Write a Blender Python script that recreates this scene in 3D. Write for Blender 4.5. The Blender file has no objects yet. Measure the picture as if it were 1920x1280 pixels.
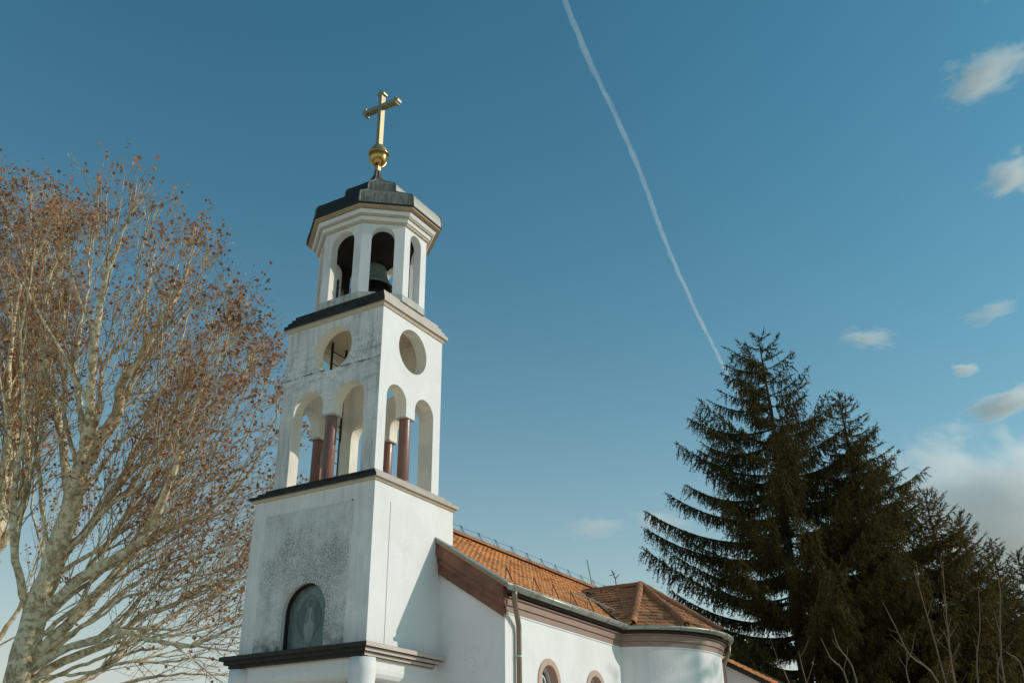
import bpy, bmesh, math, random
from mathutils import Vector, Matrix, geometry, noise
import numpy as np

sc = bpy.context.scene
COL = sc.collection
R = math.radians

# ------------------------------------------------------------------ camera
cam_d = bpy.data.cameras.new('camera')
cam = bpy.data.objects.new('camera', cam_d)
COL.objects.link(cam)
sc.camera = cam
cam_d.sensor_width = 36.0
cam_d.lens = 33.887
cam_d.clip_start = 0.1
cam_d.clip_end = 40000.0
sc.cycles.volume_bounces = 10
sc.cycles.max_bounces = 8
c_rt = Vector((0.858594, 0.512585, -0.008577))
c_up = Vector((0.233179, -0.375571, 0.896980))
c_fw = Vector((-0.456557, 0.772142, 0.441987))
M = Matrix((c_rt, c_up, -c_fw)).transposed().to_4x4()
M.translation = Vector((14.0116, -16.6066, 1.65))
cam.matrix_world = M

# ------------------------------------------------------------------ world, sun, exposure
SUN_EL, SUN_AZ = R(23.5), R(34.0)          # azimuth from +X towards +Y
sun_v = Vector((math.cos(SUN_EL) * math.cos(SUN_AZ), math.cos(SUN_EL) * math.sin(SUN_AZ), math.sin(SUN_EL)))
w = bpy.data.worlds.new('World')
sc.world = w
w.use_nodes = True
wn = w.node_tree
for n in list(wn.nodes):
    wn.nodes.remove(n)
wo = wn.nodes.new('ShaderNodeOutputWorld')
bg = wn.nodes.new('ShaderNodeBackground')
sky = wn.nodes.new('ShaderNodeTexSky')
sky.sky_type = 'NISHITA'
sky.sun_disc = False
sky.sun_elevation = SUN_EL
sky.sun_rotation = math.pi / 2 - SUN_AZ
sky.altitude = 100
sky.air_density = 1.0
sky.dust_density = 1.0
sky.ozone_density = 3.0
tint = wn.nodes.new('ShaderNodeMix')            # white balance of the picture
tint.data_type = 'RGBA'
tint.blend_type = 'MULTIPLY'
tint.inputs[0].default_value = 1.0
tint.inputs[7].default_value = (0.43, 1.07, 0.95, 1)
wn.links.new(sky.outputs[0], tint.inputs[6])
# thin haze veil: thickens towards the horizon, the same all round
wtc = wn.nodes.new('ShaderNodeTexCoord')
wsp = wn.nodes.new('ShaderNodeSeparateXYZ')
wn.links.new(wtc.outputs['Generated'], wsp.inputs[0])
wm = []
for op, v in (('MAXIMUM', 0.0), ('MULTIPLY', -6.9), ('EXPONENT', 0.0), ('MULTIPLY', 1.7), ('MINIMUM', 0.75)):
    x = wn.nodes.new('ShaderNodeMath')
    x.operation = op
    x.inputs[1].default_value = v
    wn.links.new(wm[-1].outputs[0] if wm else wsp.outputs[2], x.inputs[0])
    wm.append(x)
veil = wn.nodes.new('ShaderNodeMix')
veil.data_type = 'RGBA'
veil.inputs[7].default_value = (5.8, 5.5, 4.8, 1)
wn.links.new(wm[-1].outputs[0], veil.inputs[0])
wn.links.new(tint.outputs[2], veil.inputs[6])
wn.links.new(veil.outputs[2], bg.inputs[0])
bg.inputs[1].default_value = 0.136
wn.links.new(bg.outputs[0], wo.inputs[0])

sun_d = bpy.data.lights.new('sun', 'SUN')
sun_d.energy = 2.88
sun_d.angle = R(0.53)
sun_d.color = (1.0, 0.915, 0.835)
sun = bpy.data.objects.new('sun', sun_d)
COL.objects.link(sun)
sun.rotation_euler = sun_v.to_track_quat('Z', 'Y').to_euler()
sun.location = (40, 30, 40)

sc.view_settings.view_transform = 'Standard'
sc.view_settings.look = 'None'
sc.view_settings.gamma = 1.0
sc.view_settings.exposure = -0.15
sc.view_settings.use_curve_mapping = False

# ------------------------------------------------------------------ material helpers
class Mat:
    def __init__(s, name, rough=0.8, spec=0.3):
        s.m = bpy.data.materials.new(name)
        s.m.use_nodes = True
        s.t = s.m.node_tree
        s.b = s.t.nodes['Principled BSDF']
        s.b.inputs['Roughness'].default_value = rough
        s.b.inputs['Specular IOR Level'].default_value = spec
        s._c = None

    def n(s, typ, **kw):
        x = s.t.nodes.new('ShaderNode' + typ)
        for k, v in kw.items():
            setattr(x, k, v)
        return x

    def l(s, a, b):
        s.t.links.new(a, b)

    def co(s, scale=(1, 1, 1), kind='Object'):
        c = s.n('TexCoord')
        mp = s.n('Mapping')
        mp.inputs['Scale'].default_value = scale
        s.l(c.outputs[kind], mp.inputs[0])
        return mp.outputs[0]

    def noise(s, scale, vec=None, detail=4, rough=0.55, dist=0.0):
        x = s.n('TexNoise')
        x.inputs['Scale'].default_value = scale
        x.inputs['Detail'].default_value = detail
        x.inputs['Roughness'].default_value = rough
        x.inputs['Distortion'].default_value = dist
        s.l(vec if vec is not None else s.co(), x.inputs['Vector'])
        return x.outputs[0]

    def ramp(s, fac, *stops):
        x = s.n('ValToRGB')
        e = x.color_ramp.elements
        while len(e) < len(stops):
            e.new(0.5)
        for k, (p, c) in zip(e, stops):
            k.position = p
            k.color = (c, c, c, 1) if isinstance(c, (int, float)) else (*c, 1)
        s.l(fac, x.inputs[0])
        return x.outputs[0]

    def mix(s, fac, a, b, mode='MIX'):
        x = s.n('Mix', data_type='RGBA', blend_type=mode)
        for sock, v in ((x.inputs[0], fac), (x.inputs[6], a), (x.inputs[7], b)):
            if hasattr(v, 'links'):
                s.l(v, sock)
            elif isinstance(v, (int, float)):
                sock.default_value = v if sock == x.inputs[0] else (v, v, v, 1)
            else:
                sock.default_value = (*v, 1)
        return x.outputs[2]

    def math(s, op, a, b=0.0, clamp=False):
        x = s.n('Math', operation=op, use_clamp=clamp)
        for sock, v in zip(x.inputs, (a, b)):
            if hasattr(v, 'links'):
                s.l(v, sock)
            else:
                sock.default_value = v
        return x.outputs[0]

    def sep(s, vec):
        x = s.n('SeparateXYZ')
        s.l(vec, x.inputs[0])
        return x.outputs

    def color(s, c):
        if hasattr(c, 'links'):
            s.l(c, s.b.inputs['Base Color'])
        else:
            s.b.inputs['Base Color'].default_value = (*c, 1)
        return s

    def bump(s, h, strength=0.3, dist=0.02):
        x = s.n('Bump')
        x.inputs['Strength'].default_value = strength
        x.inputs['Distance'].default_value = dist
        s.l(h, x.inputs['Height'])
        s.l(x.outputs[0], s.b.inputs['Normal'])
        return s

    def rough(s, v):
        s.l(v, s.b.inputs['Roughness'])
        return s


MT = {}
# smooth white render, faint dirt
m = Mat('white_stucco', 0.78, 0.25)
f = m.noise(1.3, detail=6)
g = m.noise(0.9, m.co((6, 6, 0.5)), 5)
base = m.mix(m.ramp(f, (0.35, 0.0), (0.75, 1.0)), (0.84, 0.805, 0.79), (0.79, 0.75, 0.735))
base = m.mix(m.math('MULTIPLY', m.ramp(g, (0.55, 0.0), (0.85, 1.0)), 0.25), base, (0.50, 0.49, 0.45))
wv = m.n('TexVoronoi', feature='DISTANCE_TO_EDGE')
wv.inputs['Scale'].default_value = 0.75
mp = m.n('VectorMath', operation='ADD')
nzc = m.n('TexNoise')
nzc.inputs['Scale'].default_value = 1.6
nzc.inputs['Detail'].default_value = 6
oc_ = m.co()
m.l(oc_, nzc.inputs['Vector'])
m.l(oc_, mp.inputs[0])
m.l(nzc.outputs['Color'], mp.inputs[1])
m.l(mp.outputs[0], wv.inputs['Vector'])
crack = m.math('MULTIPLY', m.ramp(wv.outputs['Distance'], (0.003, 1.0), (0.009, 0.0)), m.ramp(m.noise(0.8, detail=3), (0.52, 0.0), (0.60, 1.0)))
base = m.mix(m.math('MULTIPLY', crack, 0.16), base, (0.38, 0.36, 0.32))
patch = m.ramp(m.noise(0.55, m.co((1, 1, 1.4)), 2, 0.4), (0.56, 0.0), (0.575, 1.0))
base = m.mix(m.math('MULTIPLY', patch, 0.14), base, (0.66, 0.63, 0.58))
spl = m.math('MULTIPLY', m.ramp(m.noise(7, m.co((1, 1, 0.35)), 6, 0.75), (0.60, 0.0), (0.74, 1.0)), 0.30)
base = m.mix(spl, base, (0.50, 0.47, 0.41))
m.color(base).bump(m.math('ADD', m.math('MULTIPLY', m.noise(45, detail=3), 0.35), m.math('MULTIPLY', m.noise(3.2, detail=4), 1.6)), 0.25, 0.02)
MT['stucco'] = m.m


def weathered(name, board, dirt, base_c=(0.91, 0.835, 0.775)):
    m = Mat(name, 0.85, 0.2)
    o = m.co()
    streak = m.noise(1.6, m.co((5.5, 5.5, 0.55)), 6, 0.6)
    blot = m.noise(1.1, o, 7, 0.62)
    fine = m.noise(28, m.co((1, 1, 0.6)), 4, 0.7)
    c = m.mix(m.ramp(blot, (0.35, 0.0), (0.72, 1.0)), base_c, tuple(x * 0.80 for x in base_c))
    k = m.math('MULTIPLY', m.ramp(streak, (0.48, 0.0), (0.72, 1.0)), 0.55 * dirt)
    c = m.mix(k, c, (0.20, 0.215, 0.19))
    if board:
        z = m.sep(o)[2]
        wob = m.noise(2.2, m.co((1, 1, 0.15)), 3)
        zz = m.math('ADD', z, m.math('MULTIPLY', wob, 0.10))
        fr = m.math('FRACT', m.math('MULTIPLY', zz, 6.7))
        line = m.ramp(fr, (0.0, 1.0), (0.07, 0.75), (0.16, 0.0))
        brk = m.ramp(m.noise(2.6, m.co((1.3, 1.3, 5.0)), 6, 0.72), (0.50, 0.0), (0.58, 1.0))
        lines = m.math('MULTIPLY', line, brk)
        # grime lies thickest in the middle of the block, below the round openings
        band = m.ramp(m.math('ABSOLUTE', m.math('SUBTRACT', z, 11.05)), (0.0, 1.0), (0.35, 0.7), (0.9, 0.15))
        lines = m.math('MULTIPLY', lines, m.math('ADD', m.math('MULTIPLY', band, 0.7), 0.18))
        c = m.mix(lines, c, (0.055, 0.06, 0.05))
        sp = m.math('MULTIPLY', m.ramp(fine, (0.50, 0.0), (0.66, 1.0)), m.math('MULTIPLY', band, m.ramp(m.noise(1.4, o, 6, 0.6), (0.42, 0.0), (0.60, 1.0))))
        c = m.mix(m.math('MULTIPLY', sp, 0.8), c, (0.12, 0.125, 0.105))
        grime = m.math('MULTIPLY', m.ramp(m.noise(2.8, m.co((1.0, 1.0, 2.2)), 7, 0.7), (0.48, 0.0), (0.66, 1.0)), band)
        c = m.mix(m.math('MULTIPLY', grime, 0.55), c, (0.20, 0.205, 0.175))
        ck = m.math('ABSOLUTE', m.math('ADD', m.math('SUBTRACT', z, 11.03), m.math('MULTIPLY', m.math('SUBTRACT', m.noise(1.1, o, 5, 0.6), 0.5), 0.16)))
        ckm = m.math('MULTIPLY', m.ramp(ck, (0.008, 1.0), (0.030, 0.0)), m.ramp(m.noise(3.0, o, 5, 0.7), (0.40, 0.0), (0.55, 1.0)))
        c = m.mix(m.math('MULTIPLY', ckm, 0.85), c, (0.045, 0.05, 0.04))
        h = m.math('ADD', m.math('MULTIPLY', fine, 0.3), m.math('MULTIPLY', line, -0.5))
    else:
        sp = m.math('MULTIPLY', m.ramp(fine, (0.60, 0.0), (0.75, 1.0)), 0.5 * dirt)
        c = m.mix(sp, c, (0.16, 0.17, 0.14))
        h = fine
    m.color(c).bump(h, 0.35, 0.012)
    return m.m


MT['board'] = weathered('weathered_board_marked_render', True, 1.0)
MT['weather'] = weathered('weathered_render', False, 0.45, (0.93, 0.855, 0.80))
MT['weather_heavy'] = weathered('mossy_render', False, 1.6, (0.66, 0.62, 0.56))
MT['inner'] = weathered('bare_inner_render', False, 0.3, (0.93, 0.85, 0.73))

# pebble dash panel
m = Mat('pebble_dash', 0.9, 0.15)
o = m.co()
vor = m.n('TexVoronoi', feature='F1')
vor.inputs['Scale'].default_value = 27
m.l(m.co((1, 1, 1.5)), vor.inputs['Vector'])
pit = m.ramp(vor.outputs['Distance'], (0.33, 0.0), (0.70, 1.0))
big = m.noise(0.85, o, 6, 0.6)
mid = m.noise(5, m.co((1, 1, 0.7)), 6, 0.7)
z = m.sep(o)[2]
xx = m.sep(o)[0]
c = m.mix(m.ramp(mid, (0.35, 0.0), (0.7, 1.0)), (0.91, 0.845, 0.78), (0.80, 0.74, 0.68))
# grime is heaviest in the middle and to the right, and thins out towards the corner strips in torn patches
ed = m.math('MAXIMUM', m.math('ABSOLUTE', m.math('DIVIDE', m.math('SUBTRACT', xx, 0.05), 1.35)), m.math('ABSOLUTE', m.math('DIVIDE', m.math('SUBTRACT', z, 6.0), 1.75)))
field = m.math('SUBTRACT', m.math('ADD', big, m.math('MULTIPLY', m.noise(3.1, o, 6, 0.65), 0.5)), m.math('MULTIPLY', ed, 0.34))
run = m.ramp(m.noise(2.4, m.co((3.2, 3.2, 0.30)), 6, 0.65), (0.46, 0.0), (0.70, 1.0))
field = m.ramp(m.math('ADD', field, m.math('MULTIPLY', run, 0.16)), (0.42, 0.0), (0.74, 1.0))
amt = m.math('MULTIPLY', pit, m.math('ADD', m.math('MULTIPLY', field, 0.72), 0.06))
c = m.mix(amt, c, (0.19, 0.185, 0.165))
blk = m.math('MULTIPLY', field, m.ramp(m.noise(14, o, 4, 0.8), (0.44, 0.0), (0.66, 1.0)))
c = m.mix(m.math('MULTIPLY', blk, 0.55), c, (0.24, 0.235, 0.21))
low = m.math('MULTIPLY', m.ramp(m.math('SUBTRACT', z, 4.65), (0.0, 1.0), (0.2, 0.7), (0.55, 0.0)), m.ramp(m.noise(4, o, 5, 0.7), (0.40, 0.0), (0.62, 1.0)))
c = m.mix(low, c, (0.09, 0.10, 0.06))
m.color(c).bump(m.math('ADD', m.math('MULTIPLY', pit, -1.0), m.noise(60, o, 2)), 0.6, 0.02)
MT['pebble'] = m.m


def brown(name, c1, c2, rough=0.42, spec=0.7, flake=None, coat=0.0):
    m = Mat(name, rough, spec)
    m.b.inputs['Coat Weight'].default_value = coat
    m.b.inputs['Coat Roughness'].default_value = 0.36
    f = m.noise(3, m.co((1, 1, 1)), 6, 0.65)
    c = m.mix(m.ramp(f, (0.35, 0.0), (0.7, 1.0)), c1, c2)
    if flake:
        k = m.ramp(m.noise(9, detail=6, rough=0.7), (0.58, 0.0), (0.68, 1.0))
        c = m.mix(m.math('MULTIPLY', k, 0.7), c, flake)
    m.color(c).bump(m.noise(30, detail=4), 0.15, 0.008)
    m.rough(m.ramp(m.noise(6, detail=5), (0.3, rough - 0.06), (0.7, rough + 0.14)))
    return m.m


MT['brown'] = brown('brown_gloss_paint', (0.085, 0.046, 0.034), (0.065, 0.035, 0.026), 0.40, 1.0, None, 0.6)
MT['brown_rake'] = brown('flaking_brown_paint', (0.26, 0.115, 0.072), (0.135, 0.062, 0.042), 0.6, 0.25, (0.42, 0.23, 0.15))
MT['brown_dark'] = brown('dark_brown_paint', (0.040, 0.028, 0.022), (0.028, 0.021, 0.017), 0.55, 0.3)
MT['brown_sunlit'] = brown('sunlit_brown_paint', (0.60, 0.465, 0.395), (0.51, 0.39, 0.33), 0.45, 0.6)  # pale copy of the cornice brown, sunlight put into the colour
MT['terracotta'] = brown('terracotta_column_paint', (0.27, 0.115, 0.078), (0.19, 0.080, 0.054), 0.32, 0.7)
MT['pink'] = brown('pink_surround_paint', (0.54, 0.335, 0.27), (0.47, 0.29, 0.23), 0.5, 0.5)
MT['frieze'] = brown('brown_frieze_paint', (0.34, 0.205, 0.16), (0.28, 0.168, 0.132), 0.45, 0.7)
MT['cream'] = brown('cream_moulding_paint', (0.60, 0.50, 0.38), (0.52, 0.42, 0.31), 0.65, 0.3)
MT['soffit'] = brown('beige_soffit_paint', (0.52, 0.38, 0.25), (0.44, 0.31, 0.20), 0.65, 0.25)

# ledges: cement caps, shade painted near-black with algae on faces away from the sun
m = Mat('cement_cap', 0.50, 0.7)
f = m.noise(4, m.co((1, 1, 0.5)), 7, 0.7)
c = m.mix(m.ramp(f, (0.4, 0.0), (0.65, 1.0)), (0.40, 0.315, 0.255), (0.31, 0.24, 0.19))
c = m.mix(m.math('MULTIPLY', m.ramp(m.noise(13, detail=6, rough=0.75), (0.56, 0.0), (0.66, 1.0)), 0.5), c, (0.15, 0.11, 0.08))
m.color(c).bump(m.noise(40, detail=5), 0.35, 0.012)
MT['ledge'] = m.m
m = Mat('shaded_algae_cement', 0.80, 0.25)
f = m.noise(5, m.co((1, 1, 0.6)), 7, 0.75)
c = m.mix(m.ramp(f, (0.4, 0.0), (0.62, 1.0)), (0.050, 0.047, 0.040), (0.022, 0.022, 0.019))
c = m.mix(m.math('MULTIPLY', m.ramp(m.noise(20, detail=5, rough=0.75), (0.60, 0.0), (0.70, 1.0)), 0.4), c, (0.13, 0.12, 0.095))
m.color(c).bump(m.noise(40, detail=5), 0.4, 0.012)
MT['ledge_shaded'] = m.m

# dark sheet metal of the lantern roof
m = Mat('dark_weathered_sheet_metal', 0.42, 0.9)
st = m.noise(2.2, m.co((7, 7, 0.5)), 6, 0.65)
c = m.mix(m.ramp(st, (0.38, 0.0), (0.66, 1.0)), (0.105, 0.098, 0.072), (0.30, 0.275, 0.205))
c = m.mix(m.math('MULTIPLY', m.ramp(m.noise(3, detail=6), (0.52, 0.0), (0.68, 1.0)), 0.5), c, (0.10, 0.085, 0.05))
m.color(c).bump(m.noise(5, detail=3), 0.12, 0.02)
m.rough(m.ramp(st, (0.3, 0.36), (0.7, 0.55)))
MT['roof_metal'] = m.m
m = Mat('sunlit_sheet_metal', 0.45, 0.6)  # panels on the sun side, its glare painted as a paler tone
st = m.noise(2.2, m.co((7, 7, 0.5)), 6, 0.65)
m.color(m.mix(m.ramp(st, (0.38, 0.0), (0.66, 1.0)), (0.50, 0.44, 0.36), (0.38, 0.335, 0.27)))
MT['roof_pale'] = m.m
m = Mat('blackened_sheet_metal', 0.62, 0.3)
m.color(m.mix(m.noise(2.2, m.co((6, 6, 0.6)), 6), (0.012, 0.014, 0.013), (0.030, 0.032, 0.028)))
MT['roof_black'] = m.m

m = Mat('galvanised_zinc', 0.42, 0.6)
m.b.inputs['Metallic'].default_value = 0.55
f = m.noise(3, m.co((1, 1, 1)), 6, 0.6)
c = m.mix(m.ramp(f, (0.35, 0.0), (0.7, 1.0)), (0.50, 0.50, 0.46), (0.36, 0.36, 0.32))
c = m.mix(m.math('MULTIPLY', m.ramp(m.noise(1.3, detail=6, rough=0.7), (0.56, 0.0), (0.66, 1.0)), 0.6), c, (0.20, 0.12, 0.07))
m.color(c)
MT['zinc'] = m.m
m = Mat('tarnished_brown_pipe', 0.4, 0.6)
m.b.inputs['Metallic'].default_value = 0.3
m.color(m.mix(m.noise(4, detail=5), (0.30, 0.22, 0.15), (0.20, 0.14, 0.10)))
MT['pipe'] = m.m

m = Mat('gilded_metal', 0.22, 0.5)
m.b.inputs['Metallic'].default_value = 1.0
m.color(m.mix(m.noise(6, detail=4), (0.78, 0.47, 0.16), (0.44, 0.25, 0.08)))
MT['gold'] = m.m
m = Mat('dull_brass_sheet', 0.48, 0.5)
m.b.inputs['Metallic'].default_value = 0.55
m.color(m.mix(m.noise(5, detail=5), (0.44, 0.37, 0.235), (0.33, 0.275, 0.17)))
MT['brass'] = m.m
m = Mat('bell_bronze', 0.38, 0.5)
m.b.inputs['Metallic'].default_value = 0.25
m.color(m.mix(m.noise(5, detail=5), (0.30, 0.32, 0.25), (0.17, 0.19, 0.15)))
MT['bronze'] = m.m
m = Mat('black_iron', 0.5, 0.4)
m.color((0.018, 0.017, 0.017))
MT['iron'] = m.m
m = Mat('grey_wire', 0.5, 0.4)
m.color((0.16, 0.16, 0.16))
MT['wire'] = m.m
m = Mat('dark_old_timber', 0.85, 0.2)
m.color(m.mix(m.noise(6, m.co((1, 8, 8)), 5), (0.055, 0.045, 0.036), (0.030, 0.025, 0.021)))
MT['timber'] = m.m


def tile_mat(name, a, b, dark, moss):
    m = Mat(name, 0.78, 0.3)
    gi = m.n('NewGeometry')
    oi = m.n('ObjectInfo')
    rnd = m.math('FRACT', m.math('ADD', gi.outputs['Random Per Island'], oi.outputs['Random']))
    c = m.ramp(rnd, (0.0, a), (0.45, b), (0.8, tuple(x * 0.8 for x in a)), (1.0, dark))
    pos = m.n('NewGeometry').outputs['Position']
    mo = m.ramp(m.noise(0.55, pos, 6, 0.65), (0.50, 0.0), (0.66, 1.0))
    fi = m.ramp(m.noise(11, pos, 6, 0.7), (0.42, 0.0), (0.62, 1.0))
    c = m.mix(m.math('MULTIPLY', m.math('MULTIPLY', mo, fi), moss), c, (0.14, 0.095, 0.055))
    c = m.mix(m.math('MULTIPLY', m.ramp(m.noise(26, pos, 4, 0.7), (0.6, 0.0), (0.72, 1.0)), 0.45), c, (0.30, 0.26, 0.17))
    m.color(c).bump(m.noise(60, pos, 3), 0.2, 0.006)
    return m.m


MT['tile'] = tile_mat('orange_clay_tile', (0.82, 0.43, 0.20), (0.76, 0.35, 0.145), (0.48, 0.20, 0.09), 0.55)
MT['tile_old'] = tile_mat('lichened_clay_tile', (0.56, 0.255, 0.115), (0.46, 0.195, 0.088), (0.25, 0.115, 0.066), 1.0)
MT['ridge'] = tile_mat('ridge_clay_tile', (0.44, 0.20, 0.095), (0.36, 0.155, 0.078), (0.22, 0.11, 0.065), 0.9)
m = Mat('cement_mortar', 0.9, 0.2)
m.color(m.mix(m.noise(8, detail=6), (0.42, 0.38, 0.30), (0.16, 0.15, 0.11)))
m.bump(m.noise(20, detail=5), 0.5, 0.02)
MT['mortar'] = m.m

m = Mat('window_glass', 0.06, 0.5)
m.color((0.02, 0.025, 0.028))
MT['glass'] = m.m
m = Mat('white_window_paint', 0.4, 0.5)
m.color((0.72, 0.71, 0.68))
MT['frame'] = m.m

# painted figure in a pointed halo, seen behind dull glass
m = Mat('painted_niche_panel', 0.22, 0.5)
o = m.co()
X, _, Z = m.sep(o)


def ell(cx, cz, rx, rz, soft=0.25, p=2.0):
    a = m.math('POWER', m.math('ABSOLUTE', m.math('DIVIDE', m.math('SUBTRACT', X, cx), rx)), p)
    b = m.math('POWER', m.math('ABSOLUTE', m.math('DIVIDE', m.math('SUBTRACT', Z, cz), rz)), p)
    return m.math('MULTIPLY', m.math('SUBTRACT', 1.0 + soft * 0.5, m.math('ADD', a, b)), 1.0 / soft, True)


gr = m.noise(5, m.co((1, 1, 0.7)), 6, 0.65)
c = m.mix(m.ramp(gr, (0.35, 0.0), (0.68, 1.0)), (0.081, 0.105, 0.096), (0.171, 0.202, 0.183))
rays = m.noise(7, m.co((2.5, 1, 0.5)), 5, 0.6)
c = m.mix(m.math('MULTIPLY', m.ramp(rays, (0.5, 0.0), (0.62, 1.0)), 0.5), c, (0.225, 0.256, 0.232))
c = m.mix(m.math('MULTIPLY', ell(0.02, 5.36, 0.36, 0.48, 0.2, 1.5), 0.95), c, (0.046, 0.056, 0.056))
c = m.mix(m.math('MULTIPLY', ell(0.02, 5.36, 0.30, 0.42, 0.2, 1.5), 0.6), c, (0.093, 0.109, 0.102))
c = m.mix(m.math('MULTIPLY', ell(0.02, 5.24, 0.135, 0.36, 0.35, 2.4), 0.85), c, (0.30, 0.33, 0.30))
c = m.mix(m.math('MULTIPLY', ell(-0.10, 5.42, 0.10, 0.17, 0.5), 0.6), c, (0.046, 0.053, 0.056))
c = m.mix(m.math('MULTIPLY', ell(0.15, 5.44, 0.10, 0.19, 0.5), 0.6), c, (0.050, 0.056, 0.059))
c = m.mix(m.math('MULTIPLY', ell(0.03, 5.67, 0.125, 0.13, 0.6), 0.4), c, (0.217, 0.217, 0.178))
c = m.mix(m.math('MULTIPLY', ell(0.03, 5.66, 0.065, 0.085, 0.4), 0.9), c, (0.078, 0.070, 0.062))
fold = m.ramp(m.noise(16, m.co((1.8, 1, 0.16)), 4, 0.6), (0.5, 0.0), (0.6, 1.0))
c = m.mix(m.math('MULTIPLY', m.math('MULTIPLY', fold, ell(0.02, 5.24, 0.15, 0.38, 0.3, 2.4)), 0.55), c, (0.070, 0.081, 0.074))
m.color(c)
MT['mural'] = m.m

# vegetation
m = Mat('plane_tree_bark', 0.85, 0.2)
pos = m.n('NewGeometry').outputs['Position']
f = m.noise(2.2, pos, 6, 0.6, 0.6)
f2 = m.noise(6.5, pos, 5, 0.6)
c = m.ramp(f, (0.38, (0.82, 0.65, 0.42)), (0.50, (0.90, 0.75, 0.52)), (0.57, (0.48, 0.34, 0.19)), (0.66, (0.82, 0.66, 0.44)))
c = m.mix(m.math('MULTIPLY', m.ramp(f2, (0.50, 0.0), (0.60, 1.0)), 0.65), c, (0.27, 0.185, 0.10))
m.color(c).bump(f2, 0.3, 0.02)
MT['bark'] = m.m
m = Mat('plane_tree_twig', 0.85, 0.2)
m.color(m.mix(m.noise(0.9, m.n('NewGeometry').outputs['Position'], 4), (0.50, 0.335, 0.195), (0.29, 0.175, 0.10)))
MT['twig'] = m.m


def leaf_mat(name, cols, transl=0.3, rough=0.6, spec=0.25):
    m = Mat(name, rough, spec)
    gi = m.n('NewGeometry')
    n = len(cols)
    c = m.ramp(gi.outputs['Random Per Island'], *[(i / (n - 1), x) for i, x in enumerate(cols)])
    m.color(c)
    if transl:
        tr = m.n('BsdfTranslucent')
        m.l(c, tr.inputs[0])
        ms = m.n('MixShader')
        ms.inputs[0].default_value = transl
        m.l(m.b.outputs[0], ms.inputs[1])
        m.l(tr.outputs[0], ms.inputs[2])
        m.l(ms.outputs[0], m.t.nodes['Material Output'].inputs[0])
    return m.m


MT['leaf'] = leaf_mat('dry_plane_leaf', [(0.60, 0.285, 0.13), (0.40, 0.165, 0.078), (0.70, 0.38, 0.19), (0.20, 0.085, 0.05), (0.54, 0.25, 0.12)], 0.35)
MT['needle'] = leaf_mat('spruce_needles', [(0.072, 0.066, 0.023), (0.105, 0.086, 0.029), (0.048, 0.048, 0.020), (0.20, 0.135, 0.044), (0.082, 0.074, 0.027)], 0.15, 0.8, 0.05)
MT['needle2'] = leaf_mat('olive_spruce_needles', [(0.118, 0.096, 0.032), (0.18, 0.128, 0.042), (0.074, 0.066, 0.025), (0.27, 0.17, 0.055), (0.13, 0.104, 0.036)], 0.15, 0.8, 0.05)
m = Mat('spruce_bark', 0.9, 0.15)
m.color(m.mix(m.noise(6, m.co((1, 1, 0.3)), 5), (0.13, 0.10, 0.075), (0.06, 0.047, 0.036)))
MT['sbark'] = m.m
m = Mat('bare_shoot_bark', 0.75, 0.25)
m.color(m.mix(m.noise(5, m.n('NewGeometry').outputs['Position'], 4), (0.24, 0.165, 0.11), (0.14, 0.092, 0.062)))
MT['shoot'] = m.m
m = Mat('dry_winter_lawn', 0.95, 0.1)
c = m.mix(m.noise(0.35, detail=8, rough=0.65), (0.30, 0.25, 0.15), (0.40, 0.32, 0.21))
c = m.mix(m.ramp(m.noise(4, detail=6), (0.4, 0.0), (0.7, 1.0)), c, (0.13, 0.135, 0.05))
m.color(c).bump(m.noise(30, detail=6), 0.5, 0.03)
MT['lawn'] = m.m
m = Mat('pale_paving', 0.85, 0.25)
m.color(m.mix(m.noise(2, detail=7, rough=0.65), (0.80, 0.70, 0.575), (0.70, 0.60, 0.49)))
MT['paving'] = m.m


def volume_mat(name, density, col=(1, 1, 1), noise_scale=None, thr=(0.4, 0.7), falloff=True):
    m = bpy.data.materials.new(name)
    m.use_nodes = True
    t = m.node_tree
    t.nodes.clear()
    out = t.nodes.new('ShaderNodeOutputMaterial')
    pv = t.nodes.new('ShaderNodeVolumePrincipled')
    pv.inputs['Color'].default_value = (*col, 1)
    pv.inputs['Density'].default_value = density
    pv.inputs['Anisotropy'].default_value = 0.1
    t.links.new(pv.outputs[0], out.inputs['Volume'])
    if noise_scale:
        tc = t.nodes.new('ShaderNodeTexCoord')
        nz = t.nodes.new('ShaderNodeTexNoise')
        nz.inputs['Scale'].default_value = noise_scale
        nz.inputs['Detail'].default_value = 6
        nz.inputs['Roughness'].default_value = 0.62
        nz.inputs['Distortion'].default_value = 0.5
        t.links.new(tc.outputs['Object'], nz.inputs['Vector'])
        ln = t.nodes.new('ShaderNodeVectorMath')
        ln.operation = 'LENGTH'
        t.links.new(tc.outputs['Object'], ln.inputs[0])
        # the object is a unit ball scaled to size: density thins out towards its skin
        a = t.nodes.new('ShaderNodeMath'); a.operation = 'MULTIPLY'; a.inputs[1].default_value = -0.62
        t.links.new(ln.outputs['Value'], a.inputs[0])
        b = t.nodes.new('ShaderNodeMath'); b.operation = 'ADD'
        t.links.new(nz.outputs[0], b.inputs[0]); t.links.new(a.outputs[0], b.inputs[1])
        mr = t.nodes.new('ShaderNodeMapRange')
        mr.inputs['From Min'].default_value = thr[0]
        mr.inputs['From Max'].default_value = thr[1]
        mr.inputs['To Max'].default_value = density
        t.links.new(b.outputs[0], mr.inputs[0])
        t.links.new(mr.outputs[0], pv.inputs['Density'])
    return m


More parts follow.
